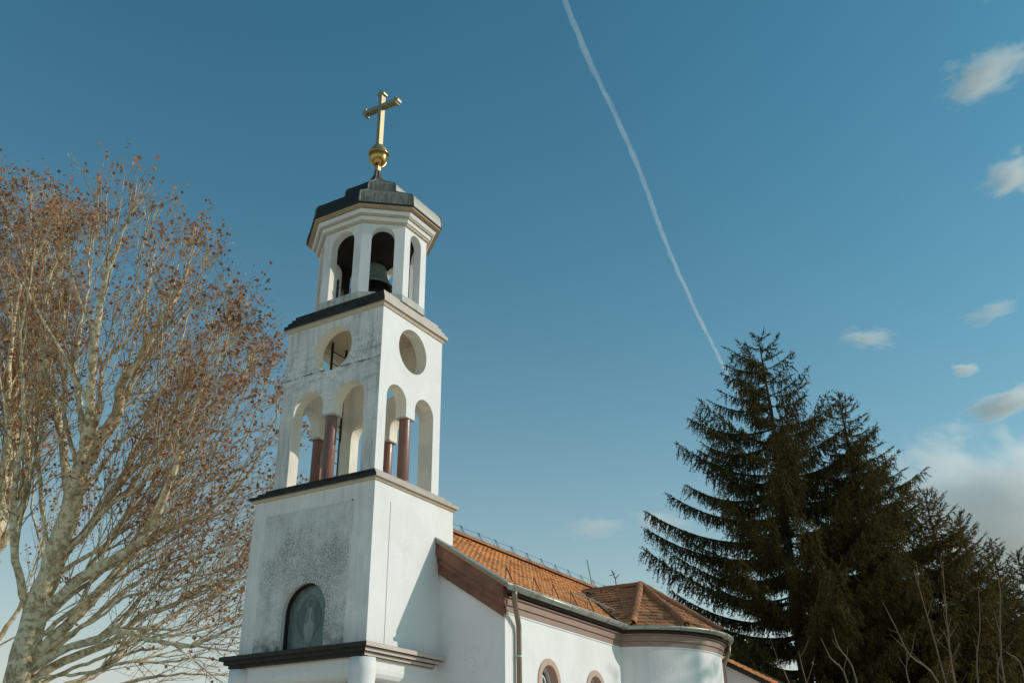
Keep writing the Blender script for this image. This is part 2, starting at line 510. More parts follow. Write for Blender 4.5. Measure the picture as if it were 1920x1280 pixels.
# ------------------------------------------------------------------ object helpers
def link(name, me, mat, parent=None, smooth=False, kind=None):
    if mat is not None:
        for x in (mat if isinstance(mat, (list, tuple)) else [mat]):
            me.materials.append(MT[x] if isinstance(x, str) else x)
    o = bpy.data.objects.new(name, me)
    COL.objects.link(o)
    if parent is not None:
        o.parent = parent
    if kind:
        o['kind'] = kind
    if smooth:
        me.polygons.foreach_set('use_smooth', [True] * len(me.polygons))
    return o


def empty(name, label, cat, loc=(0, 0, 0), group=None):
    o = bpy.data.objects.new(name, None)
    COL.objects.link(o)
    o.location = loc
    o['label'] = label
    o['category'] = cat
    if group:
        o['group'] = group
    return o


def tag(o, label, cat, group=None):
    o['label'] = label
    o['category'] = cat
    if group:
        o['group'] = group
    return o


class MB:
    def __init__(s):
        s.v = []
        s.f = []

    def add(s, vs, fs):
        k = len(s.v)
        s.v += [tuple(x) for x in vs]
        s.f += [tuple(i + k for i in q) for q in fs]
        return s

    def box(s, x0, x1, y0, y1, z0, z1):
        vs = [(x, y, z) for z in (z0, z1) for y in (y0, y1) for x in (x0, x1)]
        return s.add(vs, [(0, 2, 3, 1), (4, 5, 7, 6), (0, 1, 5, 4), (2, 6, 7, 3), (0, 4, 6, 2), (1, 3, 7, 5)])

    def loft(s, rings, caps=True, closed=True):
        n = len(rings[0])
        vs = [p for r in rings for p in r]
        fs = []
        m_ = n if closed else n - 1
        for i in range(len(rings) - 1):
            for j in range(m_):
                a, b = i * n + j, i * n + (j + 1) % n
                fs.append((a, b, b + n, a + n))
        if caps:
            fs.append(tuple(range(n))[::-1])
            fs.append(tuple((len(rings) - 1) * n + j for j in range(n)))
        return s.add(vs, fs)

    def tube(s, pts, rad, n=8, caps=True):
        pts = [Vector(p) for p in pts]
        rings = []
        ref = None
        for i, p in enumerate(pts):
            a = pts[max(0, i - 1)]
            b = pts[min(len(pts) - 1, i + 1)]
            t = (b - a).normalized()
            if ref is None:
                ref = Vector((0, 0, 1)) if abs(t.z) < 0.9 else Vector((1, 0, 0))
            u = (ref - t * ref.dot(t)).normalized()
            ref = u
            v_ = t.cross(u)
            r = rad[i] if isinstance(rad, (list, tuple)) else rad
            rings.append([p + (u * math.cos(2 * math.pi * k / n) + v_ * math.sin(2 * math.pi * k / n)) * r for k in range(n)])
        return s.loft(rings, caps)

    def lathe(s, prof, cx, cy, n=24):
        rings = [[(cx + r * math.cos(2 * math.pi * k / n), cy + r * math.sin(2 * math.pi * k / n), z) for k in range(n)] for r, z in prof]
        return s.loft(rings)

    def me(s, name, fix=True):
        me = bpy.data.meshes.new(name)
        me.from_pydata(s.v, [], s.f)
        if fix:
            bm = bmesh.new()
            bm.from_mesh(me)
            bmesh.ops.recalc_face_normals(bm, faces=bm.faces)
            bm.to_mesh(me)
            bm.free()
        me.update()
        return me

    def build(s, name, mat, parent=None, smooth=False, kind=None, fix=True):
        return link(name, s.me(name, fix), mat, parent, smooth, kind)


def face_slot(o, mat, test):
    o.data.materials.append(MT[mat])
    k = len(o.data.materials) - 1
    for f_ in o.data.polygons:
        if test(f_.normal, f_.center):
            f_.material_index = k


def slab(mb, outline, holes, O, U, V, N, t):
    """plate with openings: outline and holes in (u,v), front face on O, thickness t inwards"""
    O, U, V, N = Vector(O), Vector(U), Vector(V), Vector(N)
    loops = [outline] + holes
    tri = geometry.tessellate_polygon([[Vector((a, b, 0)) for a, b in lp] for lp in loops])
    flat = [p for lp in loops for p in lp]
    n = len(flat)
    vs = [O + U * a + V * b for a, b in flat] + [O + U * a + V * b - N * t for a, b in flat]
    fs = [tuple(q) for q in tri] + [tuple(i + n for i in q[::-1]) for q in tri]
    k = 0
    for lp in loops:
        m_ = len(lp)
        for i in range(m_):
            a, b = k + i, k + (i + 1) % m_
            fs.append((a, b, b + n, a + n))
        k += m_
    mb.add(vs, fs)
    return mb


def arc(cx, cz, r, a0, a1, n):
    return [(cx + r * math.cos(R(a0 + (a1 - a0) * i / n)), cz + r * math.sin(R(a0 + (a1 - a0) * i / n))) for i in range(n + 1)]


def rect(hx, hy, z, cx=0, cy=0):
    return [(cx - hx, cy - hy, z), (cx + hx, cy - hy, z), (cx + hx, cy + hy, z), (cx - hx, cy + hy, z)]


def rect4(x0, x1, y0, y1, z):
    return [(x0, y0, z), (x1, y0, z), (x1, y1, z), (x0, y1, z)]


# ------------------------------------------------------------------ the setting
g = MB()
g.add([(-6000, -6000, 0), (6000, -6000, 0), (6000, 6000, 0), (-6000, 6000, 0)], [(0, 1, 2, 3)])
o = g.build('ground', 'lawn', fix=False)
o['kind'] = 'structure'
g = MB()
g.box(-26.0, 38.0, -60.0, 6.0, 0.004, 0.02)  # unseen forecourt, made wide and pale to bounce light onto shaded walls
o = g.build('bounce_pavement', 'paving')
o['kind'] = 'structure'

# ------------------------------------------------------------------ church
church = empty('church', 'white rendered church with tall bell tower, orange tiled nave and rounded side apse', 'church', (0, 0, 0))

# ---- tower, lower block
AX, AY = 1.70, 1.449
NX, NY0, NY1 = 3.38, 0.97, 13.2          # nave half width, front and rear
tower = MB()
niche = [(-0.575, 4.60)] + [(0.615, 4.60)] + arc(0.02, 5.47, 0.595, 0, 180, 24)
slab(tower, [(-AX, 4.4), (AX, 4.4), (AX, 8.02), (-AX, 8.02)], [niche], (0, -AY, 0), (1, 0, 0), (0, 0, 1), (0, -1, 0), 0.28)
tower_front = tower.build('tower_front_wall', 'weather', church)
face_slot(tower_front, 'stucco', lambda n, c: n.x > 0.9 and c.x > 1.6)
tower = MB()
tower.box(-AX, AX, -AY + 0.2802, AY, 4.4, 8.02)
tower_body = tower.build('tower_wall', 'stucco', church)
# pebble-dash field, proud of the plain corner strips
p = MB()
slab(p, [(-1.30, 4.60), (-0.62, 4.60), (-0.62, 5.47)] + arc(0.02, 5.47, 0.64, 180, 0, 24) + [(0.66, 4.60), (1.13, 4.60), (1.13, 7.63), (-1.30, 7.63)], [], (0, -AY - 0.012, 0), (1, 0, 0), (0, 0, 1), (0, -1, 0), 0.011)
p.build('pebble_dash_panel', 'pebble', tower_front)
p = MB()
p.box(1.133, 1.150, -AY - 0.017, -AY - 0.001, 4.65, 7.65)
p.box(-1.32, 1.150, -AY - 0.014, -AY - 0.001, 7.634, 7.65)
p.build('joint_bead', 'weather', tower_front)
p = MB()
p.box(AX + 0.001, AX + 0.012, -0.895, AY - 0.002, 4.72, 7.655)
p.build('render_panel', 'stucco', tower_body)
p = MB()
p.lathe([(0.0, 7.62), (0.012, 7.625), (0.012, 7.655), (0.0, 7.66)], 1.14, -AY - 0.02, 8)
p.build('bolt', 'iron', tower_front)
# niche lining and picture
p = MB()
ring_o = [(-0.618, 4.62), (-0.618, 5.47)] + arc(0.02, 5.47, 0.638, 180, 0, 24)[1:] + [(0.658, 4.62)]
ring_i = [(-0.56, 4.62), (-0.56, 5.47)] + arc(0.02, 5.47, 0.58, 180, 0, 24)[1:] + [(0.60, 4.62)]
slab(p, ring_o + ring_i[::-1], [], (0, -AY - 0.006, 0), (1, 0, 0), (0, 0, 1), (0, -1, 0), 0.005)
p.build('niche_surround', 'pebble', tower_front)
p = MB()
inr = [(-0.535, 4.62), (-0.535, 5.47)] + arc(0.02, 5.47, 0.555, 180, 0, 24)[1:] + [(0.575, 4.62)]
slab(p, ring_i + inr[::-1], [], (0, -AY + 0.10, 0), (1, 0, 0), (0, 0, 1), (0, -1, 0), 0.09)
p.build('niche_frame', 'brown_dark', tower_front)
p = MB()
slab(p, [(-0.56, 4.62), (0.60, 4.62)] + arc(0.02, 5.47, 0.575, 0, 180, 24), [], (0, -AY + 0.19, 0), (1, 0, 0), (0, 0, 1), (0, -1, 0), 0.03)
o = p.build('painted_panel', 'mural', tower_front)
o['label'] = 'dark green painted panel with robed figure in pointed halo'

# ---- ledge between lower and middle block
p = MB()
p.loft([rect(AX - 0.02, AY - 0.02, 7.985), rect(AX + 0.035, AY + 0.035, 8.0), rect(AX + 0.06, AY + 0.06, 8.045)])
p.build('ledge_moulding', 'cream', church)
p = MB()
p.loft([rect(AX + 0.0, AY + 0.0, 8.047), rect(AX + 0.10, AY + 0.10, 8.05), rect(AX + 0.10, AY + 0.10, 8.125), rect(AX - 0.02, AY - 0.02, 8.135),
        rect(AX - 0.02, AY - 0.02, 8.215), rect(AX - 0.14, AY - 0.14, 8.225), rect(AX - 0.14, AY - 0.14, 8.31), rect(AX - 0.26, AY - 0.26, 8.32)])
o = p.build('ledge', 'ledge', church)
face_slot(o, 'ledge_shaded', lambda n, c: n.y < -0.5 or n.x < -0.5)

# ---- middle block with paired arches and round openings
BX, BY, Z0, Z1, TH = 1.452, 1.191, 8.32, 12.40, 0.30


def belfry_outline(h, ow, pier, spring, r, cap):
    """half width, outer jamb, half pier, springing height, arch radius, pier bottom"""
    c = (ow + pier) / 2
    return ([(-h, Z0), (-ow, Z0)] + [(-c + a, b) for a, b in arc(0, spring, r, 180, 0, 20)] + [(-pier, cap), (pier, cap)] +
            [(c + a, b) for a, b in arc(0, spring, r, 180, 0, 20)] + [(ow, Z0), (h, Z0), (h, Z1), (-h, Z1)])


ca = arc(0, 11.575, 0.565, 0, 360, 40)[:-1]
cb = arc(0, 11.585, 0.552, 0, 360, 40)[:-1]
oa = belfry_outline(BX - TH, 1.05, 0.17, 10.15, 0.44, 9.92)
obs = belfry_outline(BY, 0.905, 0.165, 10.16, 0.37, 9.90)
belfry = MB()
slab(belfry, oa, [ca], (0, -BY, 0), (1, 0, 0), (0, 0, 1), (0, -1, 0), TH)
o = belfry.build('belfry_front_wall', 'board', church)
face_slot(o, 'inner', lambda n, c: n.y > 0.9 or abs(n.y) < 0.5)
belfry = MB()
slab(belfry, oa, [ca], (0, BY, 0), (-1, 0, 0), (0, 0, 1), (0, 1, 0), TH)
belfry.build('belfry_rear_wall', 'inner', church)
for s in (1, -1):
    belfry = MB()
    slab(belfry, obs, [cb], (s * BX, 0, 0), (0, s, 0), (0, 0, 1), (s, 0, 0), TH)
    o = belfry.build('belfry_side_wall', 'stucco', church)
    face_slot(o, 'inner', lambda n, c: n.x * s < 0.5)
    face_slot(o, 'board', lambda n, c: n.y < -0.9 and c.y < -1.1)
p = MB()
p.box(-BX + 0.02, BX - 0.02, -BY + 0.02, BY - 0.02, 8.2, 8.335)
p.build('belfry_floor', 'inner', church)
for (x, y) in ((0, -BY + TH / 2), (0, BY - TH / 2), (BX - TH / 2, 0), (-BX + TH / 2, 0)):
    p = MB()
    p.lathe([(0.150, 8.33), (0.150, 8.40), (0.137, 8.41), (0.133, 9.86), (0.133, 9.878)], x, y, 24)
    col = p.build('column', 'terracotta', church, True)
    q = MB()
    q.box(x - (0.19 if y else 0.155), x + (0.19 if y else 0.155), y - (0.155 if y else 0.19), y + (0.155 if y else 0.19), 9.880, 9.9)
    q.build('column_cap', 'weather_heavy', col)
    if (x, y) == (0, BY - TH / 2):
        for zz in (8.75, 9.05):
            q = MB()
            q.lathe([(0.139, zz), (0.143, zz + 0.005), (0.143, zz + 0.03), (0.139, zz + 0.035)], x, y, 20)
            q.build('iron_band', 'iron', col)

# ---- ledge under the lantern (stepped)
p = MB()
p.loft([rect(BX - 0.02, BY - 0.02, 12.29), rect(BX + 0.03, BY + 0.03, 12.31), rect(BX + 0.05, BY + 0.05, 12.37), rect(BX + 0.07, BY + 0.07, 12.385)])
p.build('ledge_moulding', 'cream', church)
p = MB()
rg = [rect(BX + 0.02, BY + 0.02, 12.387)]
for i in range(4):
    e = 0.100 - i * 0.06
    rg += [rect(BX + e, BY + e, 12.39 + i * 0.1), rect(BX + e, BY + e, 12.485 + i * 0.1)]
p.loft(rg)
o = p.build('ledge', 'ledge', church)
face_slot(o, 'ledge_shaded', lambda n, c: n.y < -0.5 or n.x < -0.5)

# ---- lantern (eight sided)
LX, LTX, LY, LTY = 1.40, 0.585, 1.13, 0.455
LZ0, LZ1 = 12.78, 14.97


def octo(k, z, rx=LX, tx=LTX, ry=LY, ty=LTY, add=0.0):
    rx, ry = rx * k + add, ry * k + add
    tx, ty = tx * k + add * 0.414, ty * k + add * 0.414
    return [(rx, -ty, z), (rx, ty, z), (tx, ry, z), (-tx, ry, z), (-rx, ty, z), (-rx, -ty, z), (-tx, -ry, z), (tx, -ry, z)]


oc = [Vector(q) for q in octo(1, 0)]
lantern = MB()
lantern_d = MB()
for i in range(8):
    a, b = oc[i], oc[(i + 1) % 8]
    U = (b - a).normalized()
    L = (b - a).length
    N = U.cross(Vector((0, 0, 1)))
    mid = (a + b) / 2
    hw = {0: 0.225, 4: 0.225, 2: 0.36, 6: 0.36}.get(i, 0.285)
    top = 14.83
    sp = top - hw
    # walls meet on their mitres: shorten the back by building each wall as its own plate with a slight inset
    hole = [(-hw, 12.97), (hw, 12.97)] + arc(0, sp, hw, 0, 180, 18)
    tgt = lantern_d if i in (4, 5, 6) else lantern
    slab(tgt, [(-L / 2, LZ0), (L / 2, LZ0), (L / 2, LZ1), (-L / 2, LZ1)], [hole], mid, U, (0, 0, 1), N, 0.22)
for q, mt_ in ((lantern, 'stucco'), (lantern_d, 'weather')):
    lant = q.build('lantern_wall', mt_, church)
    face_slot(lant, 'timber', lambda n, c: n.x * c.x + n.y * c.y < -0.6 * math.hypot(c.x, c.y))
p = MB()
p.loft([octo(1, 12.775, add=0.012), octo(1, 12.955, add=0.012), octo(1, 12.965, add=0.0)])
p.build('lantern_plinth', 'weather_heavy', church)
# crumbling bare patch at base on the sunny side is plain render
p = MB()
p.loft([octo(1, 14.845, add=-0.205), octo(1, 14.89, add=-0.205)])
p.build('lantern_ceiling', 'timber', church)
p = MB()
p.loft([octo(1, 12.6, add=-0.23), octo(1, 12.93, add=-0.23)])
p.build('lantern_floor', 'inner', church)
# ledgers of the cornice under the eave
p = MB()
p.loft([octo(1, 14.90, add=0.0), octo(1, 14.905, add=0.05), octo(1, 14.955, add=0.055)])
p.build('cornice_moulding', 'cream', church)
p = MB()
p.loft([octo(1, 14.957, add=0.03), octo(1, 14.96, add=0.085), octo(1, 15.03, add=0.105), octo(1, 15.05, add=0.105)])
p.build('cornice_moulding', 'stucco', church)
p = MB()
p.loft([octo(1, 15.052, add=0.05), octo(1, 15.06, add=0.15), octo(1, 15.09, add=0.16)])
p.build('cornice_moulding', 'cream', church)
p = MB()
p.loft([octo(1, 15.092, add=0.06), octo(1, 15.10, add=0.18), octo(1, 15.165, add=0.215), octo(1, 15.19, add=0.215)])
p.build('cornice_moulding', 'stucco', church)
EO = dict(rx=1.744, tx=0.718, ry=1.47, ty=0.614)
p = MB()
p.loft([octo(1, 15.192, add=0.10), octo(0.985, 15.235, **EO), octo(0.985, 15.27, **EO)])
p.build('eave_soffit', 'soffit', church)
# roof of bent sheets, one per side and tier
lroof = MB()
lroof.loft([octo(0.99, 15.272, **EO), octo(1.004, 15.285, **EO), octo(1.004, 15.31, **EO), octo(0.96, 15.312, **EO)])
lroof = lroof.build('lantern_roof', 'iron', church)
tiers = [[(1.0, 15.312), (0.995, 15.45), (0.985, 15.58), (0.955, 15.68), (0.90, 15.735), (0.535, 16.185)],
         [(0.535, 16.19), (0.530, 16.33), (0.520, 16.43), (0.49, 16.50), (0.245, 16.80)],
         [(0.245, 16.805), (0.16, 16.92), (0.10, 17.06), (0.058, 17.22), (0.040, 17.38)]]
for tier in tiers:
    rings = [[Vector(q) for q in octo(k, z, **EO)] for k, z in tier]
    for i in range(8):
        j = (i + 1) % 8
        p = MB()
        vs, fs = [], []
        for rg in rings:
            d_ = (rg[j] - rg[i]) * 0.006
            vs += [rg[i] + d_, rg[j] - d_]
        for k in range(len(rings) - 1):
            fs.append((2 * k, 2 * k + 1, 2 * k + 3, 2 * k + 2))
        p.add(vs, fs)
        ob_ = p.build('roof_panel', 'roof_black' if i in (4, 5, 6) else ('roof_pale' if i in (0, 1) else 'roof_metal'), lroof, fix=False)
        ob_.data.polygons.foreach_set('use_smooth', [False] * len(ob_.data.polygons))
    for i in range(8):
        p = MB()
        p.tube([rg[i] * 1.0 for rg in rings], 0.022, 6)
        p.build('standing_seam', 'roof_metal', lroof, True)
p = MB()
p.loft([octo(0.90, 15.30, **EO), octo(0.86, 15.70, **EO), octo(0.50, 16.14, **EO), octo(0.49, 16.42, **EO), octo(0.22, 16.76, **EO), octo(0.03, 17.2, **EO)])
p.build('roof_deck', 'timber', lroof)

# ---- ball and cross
cross = MB()
cross.box(-0.062, 0.062, -0.062, 0.062, 17.25, 17.70)
cross.build('finial_stem', 'brass', church)
p = MB()
prof = [(0.076, 17.55), (0.144, 17.60), (0.205, 17.68), (0.242, 17.80), (0.251, 17.905)]
p.lathe(prof + [(0.242, 17.912)], 0, 0, 28)
ball = p.build('finial_ball', 'gold', church, True)
p = MB()
p.lathe([(0.247, 17.912), (0.283, 17.922), (0.289, 17.95), (0.283, 17.978), (0.247, 17.988)], 0, 0, 28)
p.build('ball_ring', 'gold', ball, True)
p = MB()
p.lathe([(0.243, 17.988), (0.239, 18.03), (0.213, 18.12), (0.160, 18.20), (0.091, 18.25), (0.068, 18.26)], 0, 0, 28)
p.build('ball_cap', 'brass', ball, True)
p = MB()
for s in range(8):
    a = s * math.pi / 4 + 0.39
    p.tube([((r + 0.004) * math.cos(a), (r + 0.004) * math.sin(a), zz) for r, zz in prof], 0.008, 5)
p.build('ball_seam', 'gold', ball)
# cross with trefoil ends, arms along the front
th = 0.085
half = 0.056


def trefoil(cx, cz, dx, dz):
    """end lobes of an arm pointing along (dx,dz)"""
    px, pz = -dz, dx
    return [(cx + px * half, cz + pz * half), (cx + px * 0.112 + dx * 0.000, cz + pz * 0.112 + dz * 0.0), (cx + px * 0.121 + dx * 0.041, cz + pz * 0.121 + dz * 0.041),
            (cx + px * 0.105 + dx * 0.078, cz + pz * 0.105 + dz * 0.078), (cx + px * 0.075 + dx * 0.078, cz + pz * 0.075 + dz * 0.078),
            (cx + px * 0.058 + dx * 0.126, cz + pz * 0.058 + dz * 0.126), (cx + dx * 0.146, cz + dz * 0.146), (cx - px * 0.058 + dx * 0.126, cz - pz * 0.058 + dz * 0.126),
            (cx - px * 0.075 + dx * 0.078, cz - pz * 0.075 + dz * 0.078), (cx - px * 0.105 + dx * 0.078, cz - pz * 0.105 + dz * 0.078),
            (cx - px * 0.121 + dx * 0.041, cz - pz * 0.121 + dz * 0.041), (cx - px * 0.112, cz - pz * 0.112), (cx - px * half, cz - pz * half)]


CZ = 19.58
outl = [(-half, 18.255), (half, 18.255), (half, CZ - half)] + trefoil(0.49, CZ, 1, 0)[::-1] + [(half, CZ + half)] + trefoil(0, CZ + 0.41, 0, 1)[::-1] + \
       [(-half, CZ + half)] + trefoil(-0.49, CZ, -1, 0)[::-1] + [(-half, CZ - half)]
p = MB()
slab(p, outl, [], (0, -th, 0), (1, 0, 0), (0, 0, 1), (0, -1, 0), 2 * th)
o = p.build('cross', 'brass', church)
o['label'] = 'dull golden cross with lobed ends'
p = MB()
p.box(-0.014, 0.014, -th - 0.012, -th - 0.001, 18.3, CZ + 0.42)
p.build('cross_rib', 'brass', o)

# ---- porch
p = MB()
p.loft([rect4(-1.72, 1.72, -1.50, 0.70, 4.452), rect4(-1.80, 1.80, -1.60, 0.74, 4.455), rect4(-1.80, 1.80, -1.60, 0.74, 4.515), rect4(-1.815, 1.815, -1.615, 0.76, 4.517),
        rect4(-1.875, 1.875, -1.675, 0.81, 4.525), rect4(-1.875, 1.875, -1.675, 0.81, 4.592), rect4(-1.89, 1.89, -1.69, 0.83, 4.594),
        rect4(-1.95, 1.95, -1.745, 0.89, 4.602), rect4(-1.95, 1.95, -1.745, 0.89, 4.678), rect4(-1.93, 1.93, -1.72, 0.87, 4.69), rect4(-1.6, 1.6, -1.40, 0.6, 4.725)])
o = p.build('porch_cornice', 'brown_dark', church)
face_slot(o, 'brown_sunlit', lambda n, c: n.x > 0.5)  # sunward faces take the lit copy, the others the shaded one
p = MB()
p.loft([rect4(-1.70, 1.70, -1.48, 0.78, 4.432), rect4(-1.73, 1.73, -1.52, 0.80, 4.45)])
p.build('porch_cornice_moulding', 'cream', church)


def beam(mb, a, b, out):
    """rounded beam from a to b, out = outward unit (x,y)"""
    prof = [(0.0, 4.43), (0.0, 4.26), (-0.02, 4.18), (-0.07, 4.11), (-0.14, 4.07), (-0.20, 4.06), (-0.38, 4.06), (-0.38, 4.43)]
    rings = [[(q[0] + out[0] * w_, q[1] + out[1] * w_, z) for w_, z in prof] for q in (a, b)]
    mb.loft(rings)


p = MB()
beam(p, (-1.688, -1.47), (1.688, -1.47), (0, -1))
p.build('porch_beam', 'stucco', church)
for s in (-1, 1):
    p = MB()
    beam(p, (s * 1.69, -1.44), (s * 1.69, 0.969), (s, 0))
    p.build('porch_beam', 'stucco', church)
    p = MB()
    p.lathe([(0.33, 0.10), (0.33, 0.22), (0.29, 0.26), (0.265, 0.30), (0.255, 4.20), (0.255, 4.432)], s * 1.60, -1.40, 28)
    p.build('porch_column', 'stucco', church, True)
p = MB()
p.box(-1.35, 1.35, -1.12, 0.968, 4.10, 4.30)
p.build('porch_ceiling', 'soffit', church)
p = MB()
p.box(-2.3, 2.3, -2.1, 0.966, 0.022, 0.10)
p.box(-2.7, 2.7, -2.5, -2.101, 0.022, 0.06)
p.build('porch_floor', 'paving', church)
p = MB()
slab(p, [(-0.75, 0.1), (0.75, 0.1), (0.75, 2.2)] + arc(0, 2.2, 0.75, 0, 180, 16)[1:], [], (0, 0.955, 0), (1, 0, 0), (0, 0, 1), (0, -1, 0), 0.03)
dr = p.build('door', 'brown', church)
p = MB()
for s in (-1, 1):
    p.box(s * 0.37 - 0.28, s * 0.37 + 0.28, 0.935, 0.924, 0.35, 1.9)
p.build('door_panel', 'brown_dark', dr)

# ---- nave walls
SL = 0.65


def roof_z(x):
    return 8.30 - SL * abs(x)


p = MB()
g_out = [(-NX, 0.0), (NX, 0.0), (NX, roof_z(NX) - 0.08), (0, roof_z(0) - 0.08), (-NX, roof_z(NX) - 0.08)]
slab(p, g_out, [], (0, NY0, 0), (1, 0, 0), (0, 0, 1), (0, -1, 0), 0.40)
p.build('nave_front_wall', 'stucco', church)
p = MB()
slab(p, g_out, [], (0, NY1, 0), (-1, 0, 0), (0, 0, 1), (0, 1, 0), 0.40)
p.build('nave_rear_wall', 'stucco', church)
wins = [2.83, 5.12]
WR, WT = 0.385, 4.645


def win_loop(c, r, t, bot):
    return [(c - r, bot), (c + r, bot)] + arc(c, t - r, r, 0, 180, 20)


p = MB()
slab(p, [(NY0 + 0.4, 0), (NY1 - 0.4, 0), (NY1 - 0.4, roof_z(NX) - 0.08), (NY0 + 0.4, roof_z(NX) - 0.08)], [win_loop(c, WR, WT, 2.6) for c in wins], (NX, 0, 0), (0, 1, 0), (0, 0, 1), (1, 0, 0), 0.40)
nave_side = p.build('nave_side_wall', 'stucco', church)
p = MB()
p.box(NX + 0.0005, NX + 0.004, NY0 + 0.0, NY0 + 0.43, 0.0, 5.5)
p.build('corner_render', 'stucco', nave_side)
p = MB()
p.box(-NX, -NX + 0.4, NY0 + 0.4, NY1 - 0.4, 0, roof_z(NX) - 0.08)
p.build('nave_side_wall', 'stucco', church)


def window(O, U, N, r, t, bot, parent):
    """arched window: surround, reveal lining, frame, glass; u centred on O"""
    O, U, N = Vector(O), Vector(U), Vector(N)
    p = MB()
    out_ = win_loop(0, r + 0.125, t + 0.125, bot - 0.125)
    in_ = win_loop(0, r - 0.002, t - 0.002, bot)
    slab(p, out_, [in_], O + N * 0.022, U, (0, 0, 1), N, 0.020)
    w_ = p.build('window', 'pink', parent)
    p = MB()
    slab(p, win_loop(0, r + 0.001, t + 0.001, bot - 0.001), [win_loop(0, r - 0.012, t - 0.012, bot + 0.012)], O + N * 0.02, U, (0, 0, 1), N, 0.30)
    p.build('window_reveal', 'pink', w_)
    p = MB()
    slab(p, win_loop(0, r - 0.012, t - 0.012, bot + 0.012), [win_loop(0, r - 0.09, t - 0.09, bot + 0.09)], O - N * 0.16, U, (0, 0, 1), N, 0.07)
    p.build('window_frame', 'frame', w_)
    p = MB()
    slab(p, [(-0.02, bot), (0.02, bot), (0.02, t - 0.03), (-0.02, t - 0.03)], [], O - N * 0.18, U, (0, 0, 1), N, 0.03)
    k = t - r
    slab(p, [(-r + 0.05, k - 0.02), (r - 0.05, k - 0.02), (r - 0.05, k + 0.02), (-r + 0.05, k + 0.02)], [], O - N * 0.181, U, (0, 0, 1), N, 0.03)
    ri = r * 0.45
    slab(p, arc(0, k, ri + 0.018, 0, 180, 14) + arc(0, k, ri - 0.018, 180, 0, 14), [], O - N * 0.182, U, (0, 0, 1), N, 0.03)
    p.build('glazing_bar', 'frame', w_)
    p = MB()
    slab(p, win_loop(0, r - 0.03, t - 0.03, bot + 0.03), [], O - N * 0.215, U, (0, 0, 1), N, 0.01)
    p.build('pane', 'glass', w_)


for c in wins:
    window((NX, c, 0), (0, 1, 0), (1, 0, 0), WR, WT, 2.6, church)

# ---- rake cornice on the front gable (three bands), both slopes
cs = 1 / math.sqrt(1 + SL * SL)
for s in (1, -1):
    for i, (d0, d1, yf, m_) in enumerate([(0.055, 0.335, 0.775, 'brown_rake'), (0.337, 0.49, 0.835, 'brown_rake'), (0.492, 0.715, 0.885, 'brown_rake')]):
        p = MB()
        xe = 3.455 - 0.02 * i
        pts = [(0.0, roof_z(0) - d0), (xe, roof_z(xe) - d0), (xe, roof_z(xe) - d1), (0.0, roof_z(0) - d1)]
        slab(p, [(s * a, b) for a, b in pts], [], (0, yf, 0), (1, 0, 0), (0, 0, 1), (0, -1, 0), NY0 - yf - 0.002)
        p.build('rake_board', m_, church)
    p = MB()
    pts = [(0.0, roof_z(0) + 0.045), (3.60, roof_z(3.60) + 0.045), (3.60, roof_z(3.60) - 0.02), (0.0, roof_z(0) - 0.02)]
    slab(p, [(s * a, b) for a, b in pts], [], (0, 0.745, 0), (1, 0, 0), (0, 0, 1), (0, -1, 0), 0.03)
    vo = p.build('verge_flashing', 'mortar', church)
    p = MB()
    pts = [(0.0, roof_z(0) + 0.075), (3.60, roof_z(3.60) + 0.075), (3.60, roof_z(3.60) + 0.047), (0.0, roof_z(0) + 0.047)]
    slab(p, [(s * a, b) for a, b in pts], [], (0, 0.74, 0), (1, 0, 0), (0, 0, 1), (0, -1, 0), 0.20)
    p.build('flashing_cap', 'zinc', vo)

# ---- side eave frieze, straight then round the apse
AC = (2.52, 9.03)                 # apse centre
AR = 2.53


def apse_pt(a, r, z):
    return (AC[0] + r * math.cos(a), AC[1] + r * math.sin(a), z)


a_in = math.asin((NX - AC[0]) / AR)          # where the apse leaves the nave wall
A0 = -math.pi / 2 + a_in
ya = AC[1] + AR * math.sin(A0)
bands = [(5.50, 5.625, 0.03, 0.04), (5.63, 5.765, 0.075, 0.085), (5.77, 5.80, 0.13, 0.14)]
for i, (z0, z1, e0, e1) in enumerate(bands):
    p = MB()
    y_end = ya - 0.10 - 0.05 * i
    p.loft([rect4(NX - 0.05, NX + e0, NY0 - 0.0 - 0.01 * i, y_end, z0), rect4(NX - 0.05, NX + e1, NY0 - 0.01 * i, y_end, z1)])
    p.build('eave_frieze', 'frieze', church)
    p = MB()
    N_ = 40
    r0 = []
    for k in range(N_ + 1):
        a = A0 - 0.16 + (2 * -A0 + 0.32) * k / N_
        r0.append([apse_pt(a, AR - 0.1, z0), apse_pt(a, AR + e0, z0), apse_pt(a, AR + e1, z1), apse_pt(a, AR - 0.1, z1)])
    p.loft(r0)
    p.build('apse_frieze', 'frieze', church)
# soffit boards under the gutter
p = MB()
p.box(NX - 0.3, NX + 0.20, NY0 + 0.01, ya + 0.1, 5.83, 5.87)
p.build('eave_board', 'brown_dark', church)
p = MB()
r0 = []
for k in range(41):
    a = A0 - 0.2 + (-2 * A0 + 0.4) * k / 40
    r0.append([apse_pt(a, AR - 0.3, 5.815), apse_pt(a, AR + 0.20, 5.815), apse_pt(a, AR + 0.20, 5.865), apse_pt(a, AR - 0.3, 5.865)])
p.loft(r0)
p.build('eave_board', 'brown_dark', church)
